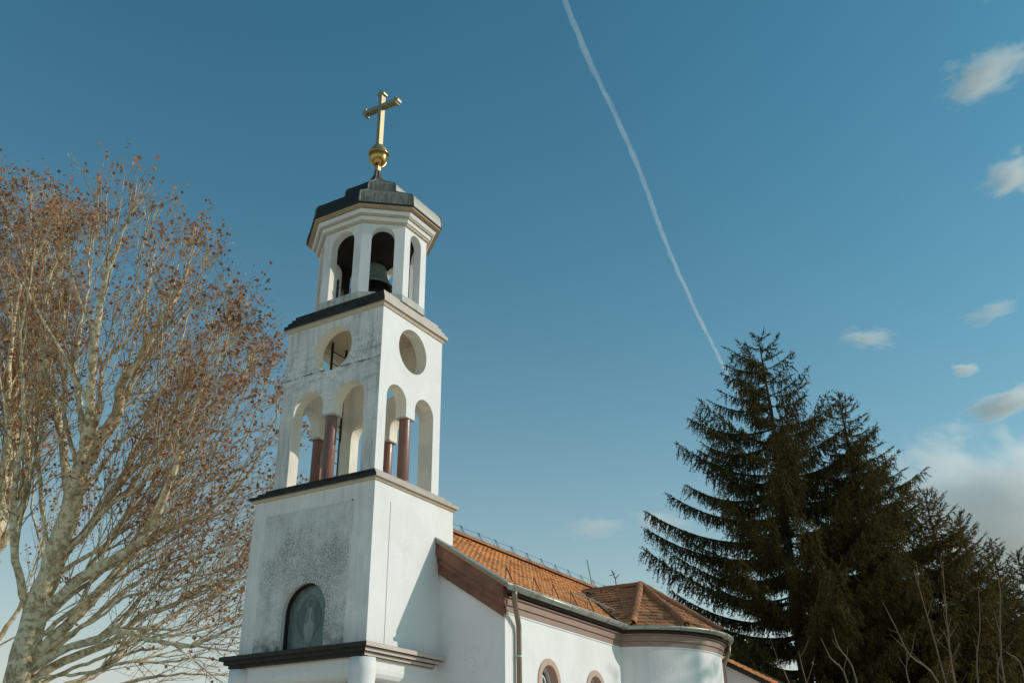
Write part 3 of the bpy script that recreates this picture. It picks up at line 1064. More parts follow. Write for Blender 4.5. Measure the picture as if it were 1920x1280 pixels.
# apse wall with one window opening kept as a built surround
p = MB()
r0 = []
for k in range(49):
    a = A0 - 0.03 + (-2 * A0 + 0.06) * k / 48
    r0.append([apse_pt(a, AR, 0.0), apse_pt(a, AR, 5.82), apse_pt(a, AR - 0.35, 5.82), apse_pt(a, AR - 0.35, 0.0)])
p.loft(r0)
p.build('apse_wall', 'stucco', church, False)
p = MB()
r0 = []
for k in range(49):
    a = A0 - 0.03 + (-2 * A0 + 0.06) * k / 48
    r0.append([apse_pt(a, AR + 0.02, 5.465), apse_pt(a, AR + 0.03, 5.497), apse_pt(a, AR - 0.1, 5.497), apse_pt(a, AR - 0.1, 5.465)])
p.loft(r0)
p.build('wall_moulding', 'stucco', church)
p = MB()
p.box(NX - 0.05, NX + 0.022, NY0 + 0.002, ya - 0.01, 5.468, 5.498)
p.build('wall_moulding', 'stucco', church)
aw = R(2)
Nw = Vector((math.cos(aw), math.sin(aw), 0))
window(Vector(apse_pt(aw, AR + 0.0, 0)) + Nw * 0.005, (-Nw.y, Nw.x, 0), Nw, 0.36, 4.62, 2.6, church)

# ---- roofs
slope = Vector((cs, 0, -SL * cs))           # down the right slope
RN = Vector((SL * cs, 0, cs))
AP = Vector((3.02, AC[1], 7.50))            # apse roof apex
JX = (8.30 - 7.50) / SL                     # where the apse ridge meets the nave slope
nroof = MB()
xe = 3.585
for s in (1, -1):
    slab(nroof, [(0, roof_z(0)), (s * xe, roof_z(xe)), (s * xe, roof_z(xe) - 0.05), (0, roof_z(0) - 0.05)], [], (0, 0.776, 0), (1, 0, 0), (0, 0, 1), (0, -1, 0), NY1 + 0.25 - 0.776)
nave_roof = nroof.build('nave_roof', 'tile_old', church)

ftv = [Vector(q) for q in [(0.0, 0.0, 0.0), (0.19, 0.0, 0.0), (0.0, 0.26, 0.026), (0.19, 0.26, 0.026), (0.05, 0.292, 0.029), (0.14, 0.292, 0.029), (0.0, 0.26, 0.004), (0.19, 0.26, 0.004), (0.05, 0.292, 0.007), (0.14, 0.292, 0.007)]]
ftf = [(0, 1, 3, 5, 4, 2), (2, 4, 8, 6), (4, 5, 9, 8), (5, 3, 7, 9), (0, 2, 6), (1, 7, 3)]
ftv = [Vector(q) for q in [(0.0, 0.0, 0.0), (0.19, 0.0, 0.0), (0.0, 0.245, 0.030), (0.19, 0.245, 0.030), (0.045, 0.285, 0.034), (0.145, 0.285, 0.034), (0.0, 0.245, 0.004), (0.19, 0.245, 0.004), (0.045, 0.285, 0.007), (0.145, 0.285, 0.007)]]
tile_me = bpy.data.meshes.new('tile')
tile_me.from_pydata([tuple(q) for q in ftv], [], ftf)
tile_me.update()
tile_me.materials.append(MT['tile'])
tv = [Vector(v.co) for v in tile_me.vertices]
tf = [tuple(q.vertices) for q in tile_me.polygons]
TW, TR = 0.200, 0.212
random.seed(5)


def in_apse_roof(x, y):
    """inside the footprint of the apse roof where it covers the nave slope"""
    if x < JX:
        return False
    k = (x - JX) / (3.6 - JX)
    y_lo = AC[1] + (ya - 0.30 - AC[1]) * k
    y_hi = 2 * AC[1] - y_lo
    return y_lo < y < y_hi


cams = Vector((14.01, -16.61))
tc_ = Vector((AX, AY))
ld = tc_ - cams
cand, rest = [], []
rows = int((xe / cs) / TR)
for r_ in range(rows + 1):
    v = (xe / cs) + 0.02 - 0.285 - TR * r_
    if v < -0.02:
        continue
    for c_ in range(int((NY1 + 0.2 - 0.78) / TW)):
        y = 0.80 + c_ * TW - (0.1 if r_ % 2 and c_ else 0.0)
        P = Vector((0, 0, 8.30)) + slope * v
        xm = (v + 0.13) * cs
        ym = y + TW / 2
        if in_apse_roof(xm, ym):
            continue
        if y > ya and xm > 3.2 and y < 2 * AC[1] - ya:
            continue
        if AX + 0.02 > xm and ym < AY + 0.02:
            continue
        pos = (P.x, y, P.z)
        dd = Vector((xm, ym)) - cams
        vis = ld.x * dd.y - ld.y * dd.x < 0
        (cand if vis and ym < 9.2 else rest).append((dd.length, pos))
cand.sort()
base_m = Matrix((Vector((0, 1, 0)), slope, RN)).transposed().to_4x4()


def tile_matrix(pos, bm_=base_m):
    j = Matrix.Rotation(random.gauss(0, 0.022), 4, 'Z') @ Matrix.Rotation(random.gauss(0, 0.016), 4, 'X')
    mm = bm_ @ j
    mm.translation = Vector(pos) + Vector((0, random.gauss(0, 0.003), random.gauss(0, 0.004)))
    return mm


for i, (_, pos) in enumerate(cand[:300]):
    o = bpy.data.objects.new('tile', tile_me)
    COL.objects.link(o)
    o.parent = nave_roof
    o.matrix_basis = tile_matrix(pos)
p = MB()
for _, pos in cand[300:] + rest:
    mm = tile_matrix(pos)
    p.add([mm @ v for v in tv], tf)
# the far slope
lb = Matrix((Vector((0, -1, 0)), Vector((-cs, 0, -SL * cs)), Vector((-SL * cs, 0, cs)))).transposed().to_4x4()
for r_ in range(rows + 1):
    v = (xe / cs) + 0.02 - 0.285 - TR * r_
    if v < -0.02:
        continue
    for c_ in range(int((NY1 + 0.2 - 0.78) / TW)):
        y = 0.80 + (c_ + 1) * TW
        P = Vector((0, 0, 8.30)) + Vector((-cs, 0, -SL * cs)) * v
        if AX + 0.02 > -P.x and y < AY + 0.1:
            continue
        mm = tile_matrix((P.x, y, P.z), lb)
        p.add([mm @ v_ for v_ in tv], tf)
p.build('far_tiles', 'tile', nave_roof, kind='stuff', fix=False)


def ridge_tiles(a, b, parent, r=0.115, step=0.36, mat='ridge', lift=0.0):
    a, b = Vector(a), Vector(b)
    d_ = (b - a).normalized()
    L = (b - a).length
    n = max(1, int(L / step))
    u = Vector((0, 0, 1)).cross(d_).normalized()
    v = d_.cross(u)
    if v.z < 0:
        v = -v
    for i in range(n):
        p = MB()
        rings = []
        for k, (t, rr) in enumerate(((0, r), (1.08, r * 0.90))):
            c = a + d_ * (L / n) * (i + t)
            prof = []
            for w_ in range(9):
                an = math.pi * (w_ / 8) * 1.06 - 0.09
                prof.append(c + u * math.cos(an) * rr + v * (math.sin(an) * rr + lift))
            for w_ in range(8, -1, -1):
                an = math.pi * (w_ / 8) * 1.06 - 0.09
                prof.append(c + u * math.cos(an) * (rr - 0.02) + v * (math.sin(an) * (rr - 0.02) + lift))
            rings.append(prof)
        p.loft(rings)
        p.build('ridge_tile', mat, parent)


ridge_tiles((0, NY1 + 0.2, 8.32), (0, 1.45, 8.32), nave_roof)

# apse roof: flat faces between hips
hips = [R(-63), R(-33), R(-3), R(28), R(60)]
ER = AR + 0.235
EZ = 5.985
Jn = Vector((JX, AC[1], 7.50))
V0 = Vector((3.585, ya - 0.27, 5.985))
V1 = Vector((3.585, 2 * AC[1] - (ya - 0.27), 5.985))
hp = [Vector(apse_pt(a, ER / math.cos(R(7)), EZ)) for a in hips]
faces = [[Jn, V0, hp[0], AP]] + [[AP, hp[i], hp[i + 1]] for i in range(len(hp) - 1)] + [[AP, hp[-1], V1, Jn]]
p = MB()
for fc in faces:
    n_ = len(fc)
    nn = (fc[1] - fc[0]).cross(fc[2] - fc[0]).normalized()
    if nn.z < 0:
        nn = -nn
    vs = [q for q in fc] + [q - nn * 0.07 for q in fc]
    p.add(vs, [tuple(range(n_)), tuple(range(n_, 2 * n_))[::-1]] + [(i, (i + 1) % n_, n_ + (i + 1) % n_, n_ + i) for i in range(n_)])
apse_roof = p.build('apse_roof', 'tile_old', church)
p = MB()
for fc in faces:
    # plane tiles in straight courses, clipped at the hips
    if len(fc) == 3:
        e0, e1 = fc[1], fc[2]
    elif fc[0] == Jn:
        e0, e1 = fc[1], fc[2]
    else:
        e0, e1 = fc[1], fc[2]
    U = (e1 - e0).normalized()
    nn = (fc[1] - fc[0]).cross(fc[2] - fc[0]).normalized()
    if nn.z < 0:
        nn = -nn
    if len(fc) == 4:
        # best plane through hip and valley
        nn = (fc[2] - fc[0]).cross(fc[3] - fc[1]).normalized()
        if nn.z < 0:
            nn = -nn
        U = Vector((0, 0, 1)).cross(nn).normalized()
        if U.dot(e1 - e0) < 0:
            U = -U
    D = nn.cross(U)
    if D.z > 0:
        D = -D
    org = fc[1]
    loc = [((q - org).dot(U), (q - org).dot(D)) for q in fc]
    umin, umax = min(q[0] for q in loc), max(q[0] for q in loc)
    vmin, vmax = min(q[1] for q in loc), max(q[1] for q in loc)

    def inside(u, v):
        c_ = False
        n_ = len(loc)
        for i in range(n_):
            (x1, y1), (x2, y2) = loc[i], loc[(i + 1) % n_]
            if (y1 > v) != (y2 > v) and u < (x2 - x1) * (v - y1) / (y2 - y1) + x1:
                c_ = not c_
        return c_

    bm_ = Matrix((U, D, nn)).transposed().to_4x4()
    rr_ = 0
    v = vmax + 0.03 - 0.27
    while v > vmin - 0.05:
        u = umin - (0.1 if rr_ % 2 else 0.0)
        while u < umax:
            if inside(u + 0.1, v + 0.12):
                mm = tile_matrix(org + U * u + D * v + nn * 0.012, bm_)
                p.add([mm @ q for q in ftv], ftf)
            u += 0.196
        v -= 0.215
        rr_ += 1
p.build('apse_tiles', 'tile_old', apse_roof, kind='stuff', fix=False)
for h_ in hp:
    ridge_tiles(h_ + Vector((0, 0, 0.03)), AP + Vector((0, 0, 0.03)), apse_roof, 0.12, 0.36, 'ridge')
ridge_tiles(AP + Vector((0, 0, 0.02)), Jn + Vector((0, 0, 0.02)), apse_roof, 0.11)
# valley gutters
for Vv in (V0, V1):
    p = MB()
    sd = -0.16 if Vv is V0 else 0.16
    p.add([Jn + Vector((0, 0, 0.055)), Vv + Vector((0, 0, 0.055)), Vv + Vector((0.0, sd, 0.075)), Jn + Vector((0, sd, 0.075))], [(0, 1, 2, 3)])
    p.build('valley_flashing', 'zinc', apse_roof)

# ---- gutters
GX, GZ, GR = 3.655, 5.965, 0.092


def gutter_ring(c, out, r):
    """half round channel section; out = outward horizontal unit"""
    out = Vector(out)
    up_ = Vector((0, 0, 1))
    c = Vector(c)
    pts = []
    for k in range(11):
        an = math.pi + math.pi * k / 10
        pts.append(c + out * math.cos(an) * -r + up_ * math.sin(an) * r)
    for k in range(10, -1, -1):
        an = math.pi + math.pi * k / 10
        pts.append(c + out * math.cos(an) * -(r - 0.008) + up_ * math.sin(an) * (r - 0.008))
    return pts


p = MB()
yg1 = ya - 0.18
p.loft([gutter_ring((GX, 0.76, GZ), (1, 0, 0), GR), gutter_ring((GX, yg1, GZ), (1, 0, 0), GR)])
gut = p.build('gutter', 'zinc', church, True)
p = MB()
p.tube([(GX + GR, 0.76, GZ + 0.005), (GX + GR, yg1, GZ + 0.005)], 0.014, 6)
p.build('gutter_bead', 'zinc', gut)
p = MB()
slab(p, [(GX + GR * math.cos(R(180 + 18 * k)), GZ + GR * math.sin(R(180 + 18 * k))) for k in range(11)], [], (0, 0.757, 0), (1, 0, 0), (0, 0, 1), (0, -1, 0), 0.012)
p.build('gutter_end', 'zinc', gut)
y = 1.5
while y < yg1:
    p = MB()
    p.loft([[(GX + (GR + 0.006) * math.cos(R(180 + 18 * k)), y + e, GZ + (GR + 0.006) * math.sin(R(180 + 18 * k))) for k in range(11)] for e in (0, 0.02)], caps=False, closed=False)
    p.build('gutter_bracket', 'wire', gut)
    y += 0.93
p = MB()
rg = []
for k in range(45):
    a = A0 - 0.21 + (-2 * A0 + 0.42) * k / 44
    o_ = (math.cos(a), math.sin(a), 0)
    rg.append(gutter_ring(apse_pt(a, AR + 0.28, GZ), o_, GR))
p.loft(rg)
gut2 = p.build('apse_gutter', 'zinc', church, True)
for k in range(9):
    a = A0 - 0.1 + (-2 * A0 + 0.2) * k / 8
    p = MB()
    o_ = (math.cos(a), math.sin(a))
    t_ = (-o_[1] * 0.022, o_[0] * 0.022)
    cc = apse_pt(a, AR + 0.28, GZ)
    p.loft([[(cc[0] + o_[0] * (GR + 0.006) * math.cos(R(180 + 18 * q)) + t_[0] * e, cc[1] + o_[1] * (GR + 0.006) * math.cos(R(180 + 18 * q)) + t_[1] * e, cc[2] + (GR + 0.006) * math.sin(R(180 + 18 * q))) for q in range(11)] for e in (0, 1)], caps=False, closed=False)
    p.build('gutter_bracket', 'wire', gut2)
# downpipes
p = MB()
p.tube([(GX, 0.90, 5.90), (GX, 0.92, 5.80), (3.62, 0.98, 5.66), (3.52, 1.24, 5.42), (3.475, 1.38, 5.26), (3.465, 1.40, 5.10), (3.465, 1.40, 0.1)], 0.056, 12)
dp = p.build('downpipe', 'pipe', church, True)
for zz in (4.62, 2.6, 0.8):
    p = MB()
    p.lathe([(0.058, zz), (0.064, zz + 0.005), (0.064, zz + 0.04), (0.058, zz + 0.045)], 3.465, 1.40, 14)
    p.build('pipe_clamp', 'zinc', dp)
p = MB()
a = R(30)
p.tube([apse_pt(a, AR + 0.28, 5.88), apse_pt(a, AR + 0.26, 5.7), apse_pt(a, AR + 0.09, 5.35), apse_pt(a, AR + 0.09, 0.1)], 0.056, 12)
p.build('downpipe', 'pipe', church, True)

# ---- lightning conductor along the ridge, snow hooks and rails
zr = 8.44
p = MB()
pts = [(0.0, 1.5 + 0.25 * i, zr + 0.13 + 0.015 * math.sin(i * 1.9)) for i in range(47)]
p.tube(pts, 0.006, 5)
wire = p.build('lightning_wire', 'wire', church)
for i in range(13):
    yy = 2.6 + i * 0.87
    p = MB()
    p.tube([(-0.10, yy + 0.02, zr - 0.06), (0.0, yy, zr + 0.12), (0.0, yy + 0.10, zr - 0.04)], 0.007, 5)
    p.tube([(0.10, yy + 0.05, zr - 0.06), (0.0, yy, zr + 0.12)], 0.007, 5)
    p.tube([(0, yy - 0.05, zr + 0.155), (0, yy + 0.06, zr + 0.145)], 0.010, 5)
    p.build('wire_stand', 'iron', wire)
p = MB()
p.tube([(0.0, 12.1, zr - 0.05), (0.02, 11.75, zr + 0.75)], 0.014, 5)
p.build('air_rod', 'wire', wire)
p = MB()
q = AP + Vector((-0.75, 0, 0.05))
p.tube([q, q + Vector((-0.02, 0, 0.25)), q + Vector((-0.14, 0.04, 0.52))], 0.014, 5)
p.tube([q + Vector((-0.02, 0, 0.25)), q + Vector((0.1, 0, 0.36))], 0.011, 5)
p.tube([q + Vector((-0.08, 0, 0.38)), q + Vector((-0.2, 0, 0.36))], 0.011, 5)
p.tube([q + Vector((-0.06, 0.0, 0.30)), q + Vector((-0.0, -0.1, 0.42))], 0.011, 5)
p.build('air_rod', 'iron', wire)


def on_slope(x, y, h):
    return Vector((x, y, roof_z(x))) + RN * (0.05 + h)


for yy in (1.35, 2.55, 3.45, 4.35, 5.25):
    p = MB()
    x0 = 3.22
    tip = on_slope(x0 - 0.16, yy, 0.20)
    p.tube([on_slope(x0 + 0.10, yy + 0.02, 0.0), tip], 0.012, 5)
    p.tube([on_slope(x0 + 0.04, yy - 0.20, 0.0), tip], 0.007, 5)
    p.build('snow_hook', 'iron', nave_roof)
for k, (dx, hh) in enumerate(((0.0, 0.20), (-0.16, 0.16))):
    p = MB()
    pts = [on_slope(2.95 + dx * 0.5, 4.9, hh), on_slope(3.05 + dx, 5.6, hh), on_slope(3.32 + dx, 6.25, hh)]
    p.tube(pts, 0.013, 6)
    p.build('snow_rail', 'wire', nave_roof)

# ------------------------------------------------------------------ bell, ladder
bell = empty('bell', 'dark bronze church bell hanging in the eight sided lantern', 'bell', (0.13, -0.03, 13.60))
p = MB()
zb = 13.42 - 13.35
p.lathe([(0.03, zb + 0.60), (0.24, zb + 0.56), (0.29, zb + 0.35), (0.35, zb + 0.16), (0.47, zb + 0.004), (0.52, zb), (0.525, zb + 0.02), (0.46, zb + 0.10), (0.40, zb + 0.21), (0.35, zb + 0.35), (0.32, zb + 0.52), (0.28, zb + 0.62), (0.19, zb + 0.68), (0.02, zb + 0.69)], 0, 0, 36)
ob_ = p.build('bell_body', 'bronze', bell, True)
face_slot(ob_, 'iron', lambda n, c: n.x * c.x + n.y * c.y < 0 or (n.z < -0.5 and c.z < 0.6))  # inner faces coloured black, standing in for the shade inside the bell
p = MB()
p.lathe([(0.018, zb - 0.05), (0.05, zb - 0.02), (0.05, zb + 0.04), (0.015, zb + 0.08), (0.015, zb + 0.4)], 0, 0, 12)
p.build('clapper', 'iron', bell, True)
p = MB()
p.box(-0.62, 0.62, -0.09, 0.09, zb + 0.72, zb + 0.92)
p.build('headstock', 'timber', bell)
for s in (-1, 1):
    for q in (-0.1, 0.1):
        p = MB()
        p.tube([(s * 0.14, q, zb + 0.62), (s * 0.14, q, zb + 0.94)], 0.018, 6)
        p.build('hanger_strap', 'iron', bell)
lad = empty('ladder', 'black iron ladder inside the bell tower behind the round opening', 'ladder', (-0.80, 0.0, 8.335))
for yy in (-0.32, 0.20):
    p = MB()
    p.box(-0.025, 0.025, yy - 0.018, yy + 0.018, 0.0, 5.75)
    p.build('stringer', 'iron', lad)
for i in range(18):
    p = MB()
    p.tube([(0, -0.31, 0.3 + i * 0.31), (0, 0.19, 0.3 + i * 0.31)], 0.014, 6)
    p.build('rung', 'iron', lad)

# ------------------------------------------------------------------ annex behind the apse
annex = empty('annex', 'low annex with sloping orange tiled roof behind the rounded apse', 'building', (5.0, 13.4, 0))
p = MB()
slab(p, [(-1.62, 0.0), (1.6, 0.0), (1.6, 4.55 - 0.2), (-1.62, 6.30 - 0.2)], [], (0, -1.5, 0), (1, 0, 0), (0, 0, 1), (0, -1, 0), 4.2)
p.build('wall', 'stucco', annex)
p = MB()
slab(p, [(-1.62, 6.22), (1.75, 4.37), (1.75, 4.23), (-1.62, 6.08)], [], (0, -1.72, 0), (1, 0, 0), (0, 0, 1), (0, -1, 0), 4.6)
ar = p.build('roof', 'brown_dark', annex)
sv = Vector((3.37, 0, -1.85)).normalized()
sn = Vector((1.85, 0, 3.37)).normalized()
bm_ = Matrix((Vector((0, 1, 0)), sv, sn)).transposed().to_4x4()
for r_ in range(17):
    for c_ in range(10):
        mm = bm_.copy()
        mm.translation = Vector((5.0 - 1.62, 13.4 - 1.74 + c_ * 0.2 - (0.1 if r_ % 2 else 0), 6.235)) + sv * (r_ * 0.212)
        mm = mm @ Matrix.Rotation(random.gauss(0, 0.015), 4, 'Z')
        if c_ < 12:
            o = bpy.data.objects.new('tile', tile_me)
            COL.objects.link(o)
            o.parent = ar
            o.matrix_basis = Matrix.Translation((-5.0, -13.4, 0)) @ mm


# ------------------------------------------------------------------ bare plane trees on the left
def catmull(pts, per=5):
    P = [Vector(q) for q in pts]
    P = [P[0] * 2 - P[1]] + P + [P[-1] * 2 - P[-2]]
    out = []
    for i in range(1, len(P) - 2):
        a, b, c, d_ = P[i - 1:i + 3]
        for k in range(per):
            t = k / per
            out.append(0.5 * ((2 * b) + (c - a) * t + (2 * a - 5 * b + 4 * c - d_) * t * t + (3 * b - a - 3 * c + d_) * t ** 3))
    out.append(P[-2])
    return out


def rvec(rng):
    while True:
        v = Vector((rng.uniform(-1, 1), rng.uniform(-1, 1), rng.uniform(-1, 1)))
        if 0.05 < v.length < 1:
            return v.normalized()


def grow(rng, start, direc, length, segs, curl, up):
    pts = [Vector(start)]
    d_ = Vector(direc).normalized()
    for i in range(segs):
        d_ = (d_ + rvec(rng) * curl + Vector((0, 0, up))).normalized()
        pts.append(pts[-1] + d_ * (length / segs))
    return pts


def fast_tube(V, F, pts, r0, r1, n):
    """light tube appended to python lists, no caps"""
    k0 = len(V)
    m_ = len(pts)
    ref = Vector((0.3, 0.2, 0.9))
    for i, p_ in enumerate(pts):
        t = (pts[min(m_ - 1, i + 1)] - pts[max(0, i - 1)])
        t.normalize()
        u = ref - t * ref.dot(t)
        if u.length < 1e-3:
            u = Vector((1, 0, 0)) - t * t.x
        u.normalize()
        ref = u
        v = t.cross(u)
        r = r0 + (r1 - r0) * i / (m_ - 1)
        for k in range(n):
            a = 2 * math.pi * k / n
            V.append(p_ + u * (math.cos(a) * r) + v * (math.sin(a) * r))
    for i in range(m_ - 1):
        for k in range(n):
            a = k0 + i * n + k
            b = k0 + i * n + (k + 1) % n
            F.append((a, b, b + n, a + n))


def raw(name, V, F, mat, parent, kind=None, smooth=False):
    me = bpy.data.meshes.new(name)
    me.from_pydata([tuple(q) for q in V], [], F)
    me.update()
    return link(name, me, mat, parent, smooth, kind)


def plane_tree(name, label, limbs, radii, base, seed, leaf_n, fan):
    rng = random.Random(seed)
    t = empty(name, label, 'tree', (base[0], base[1], 0), 'bare plane trees beside the church')
    B = Vector((base[0], base[1], 0))
    hub = Vector(fan)
    tw_v, tw_f, lf_v, lf_f, br_v, br_f = [], [], [], [], [], []

    def leaf(p_, size):
        a = rvec(rng)
        b = a.cross(rvec(rng))
        if b.length < 1e-3:
            return
        b.normalize()
        c = a.cross(b)
        k = len(lf_v)
        s_ = size * rng.uniform(0.5, 1.5)
        lf_v.extend([p_, p_ + a * s_ * 0.55 + b * s_ * 0.55 + c * s_ * 0.15, p_ + a * s_ * 1.1 + c * s_ * rng.uniform(-0.2, 0.3), p_ + a * s_ * 0.5 - b * s_ * 0.5 + c * s_ * 0.2])
        lf_f.append((k, k + 1, k + 2))
        lf_f.append((k, k + 2, k + 3))

    def twig(p_, d_, ln, r, lev, lp):
        pts = grow(rng, p_, d_, ln, 6 if lev == 0 else (4 if lev < 2 else 3), 0.10 if lev == 0 else 0.18, 0.05)
        if lev == 0:
            fast_tube(br_v, br_f, pts, r, r * 0.35, 5)
        else:
            fast_tube(tw_v, tw_f, pts, r, r * 0.45, 3)
        if lev < 2:
            n = int(ln * (2.5 if lev == 0 else 2.7)) + 1
            for _ in range(n):
                k = rng.uniform(0.18, 1.0)
                i = min(len(pts) - 2, int(k * (len(pts) - 1)))
                q = pts[i].lerp(pts[i + 1], k * (len(pts) - 1) - i)
                dd = (pts[i + 1] - pts[i]).normalized()
                nd = (dd * 0.8 + rvec(rng) * 1.05 + (q - hub).normalized() * 0.35 + Vector((0, 0, 0.12))).normalized()
                twig(q, nd, ln * rng.uniform(0.28, 0.55) if lev == 0 else rng.uniform(0.18, 0.5), max(0.0045, r * 0.42), lev + 1, lp)
        if lev >= 1 and rng.random() < lp * (0.55 + 1.5 * max(0.0, 0.35 + noise.noise(pts[-1] * 0.55))):
            for _ in range(rng.choice((1, 1, 2))):
                leaf(pts[-1] + rvec(rng) * 0.06, 0.085)
            if rng.random() < 0.4:
                leaf(pts[-2] + rvec(rng) * 0.03, 0.08)

    tr_local = []
    for (key, pts), (ra, rb) in zip(limbs.items(), radii):
        low = key in ('a7', 'a8', 'a9', 'a11', 'x7', 'x8', 'x9', 'x10', 'x11')
        sm = catmull(pts, 6)
        if key != 'trunk':
            for i in range(2, len(sm) - 1):
                sm[i] = sm[i] + rvec(rng) * 0.03
        v_, f_ = [], []
        k0 = len(sm)
        # taper that keeps most of its width in the first half
        n = 14 if key == 'trunk' else 9
        ref = Vector((0.3, 0.2, 0.9))
        for i, p_ in enumerate(sm):
            tt = (sm[min(k0 - 1, i + 1)] - sm[max(0, i - 1)]).normalized()
            u = (ref - tt * ref.dot(tt)).normalized()
            ref = u
            w_ = tt.cross(u)
            r = (rb + (ra - rb) * (1 - i / (k0 - 1)) ** 1.15) * (1.0 if key == 'trunk' else (0.70 if low else 0.92))
            if key == 'trunk' and i < 5:
                r *= 1 + 0.10 * (5 - i)
            for k in range(n):
                a = 2 * math.pi * k / n
                rr = r * (1 + 0.10 * math.sin(3 * a + i * 0.7) + rng.uniform(-0.04, 0.04))
                v_.append(p_ + u * math.cos(a) * rr + w_ * math.sin(a) * rr - B)
        for i in range(k0 - 1):
            for k in range(n):
                a = i * n + k
                b = i * n + (k + 1) % n
                f_.append((a, b, b + n, a + n))
        raw('trunk' if key == 'trunk' else 'limb', v_, f_, 'bark', t, None, True)
        if key == 'trunk':
            continue
        L = sum((sm[i + 1] - sm[i]).length for i in range(k0 - 1))
        nb = int(L * (0.95 if low else 1.5))
        lp = leaf_n * (0.40 if low else 1.0)
        for j in range(nb):
            k = rng.uniform(0.10, 1.0) ** 0.8
            i = min(k0 - 2, int(k * (k0 - 1)))
            q = sm[i].lerp(sm[i + 1], rng.random())
            dd = (sm[i + 1] - sm[i]).normalized()
            nd = (dd * 1.0 + rvec(rng) * 0.78 + (q - hub).normalized() * 0.65 + Vector((0, 0, 0.18))).normalized()
            ln = (0.9 + 1.6 * (1 - k) + rng.uniform(0, 0.7)) * (1.0 if k < 0.85 else 0.75)
            r = max(0.010, (rb + (ra - rb) * (1 - k) ** 1.15) * rng.uniform(0.22, 0.40))
            twig(q, nd, ln * 1.45, min(r, 0.055), 0, lp * (0.5 + 0.5 * k))
        for _ in range(7):
            twig(sm[-1], ((sm[-1] - sm[-4]).normalized() + rvec(rng) * 0.5).normalized(), rng.uniform(0.6, 1.1), 0.014, 0, lp)
    raw('branches', [q - B for q in br_v], br_f, 'bark', t, 'stuff')
    raw('twigs', [q - B for q in tw_v], tw_f, 'twig', t, 'stuff')
    raw('crown', [q - B for q in lf_v], lf_f, 'leaf', t, 'stuff')
    return t


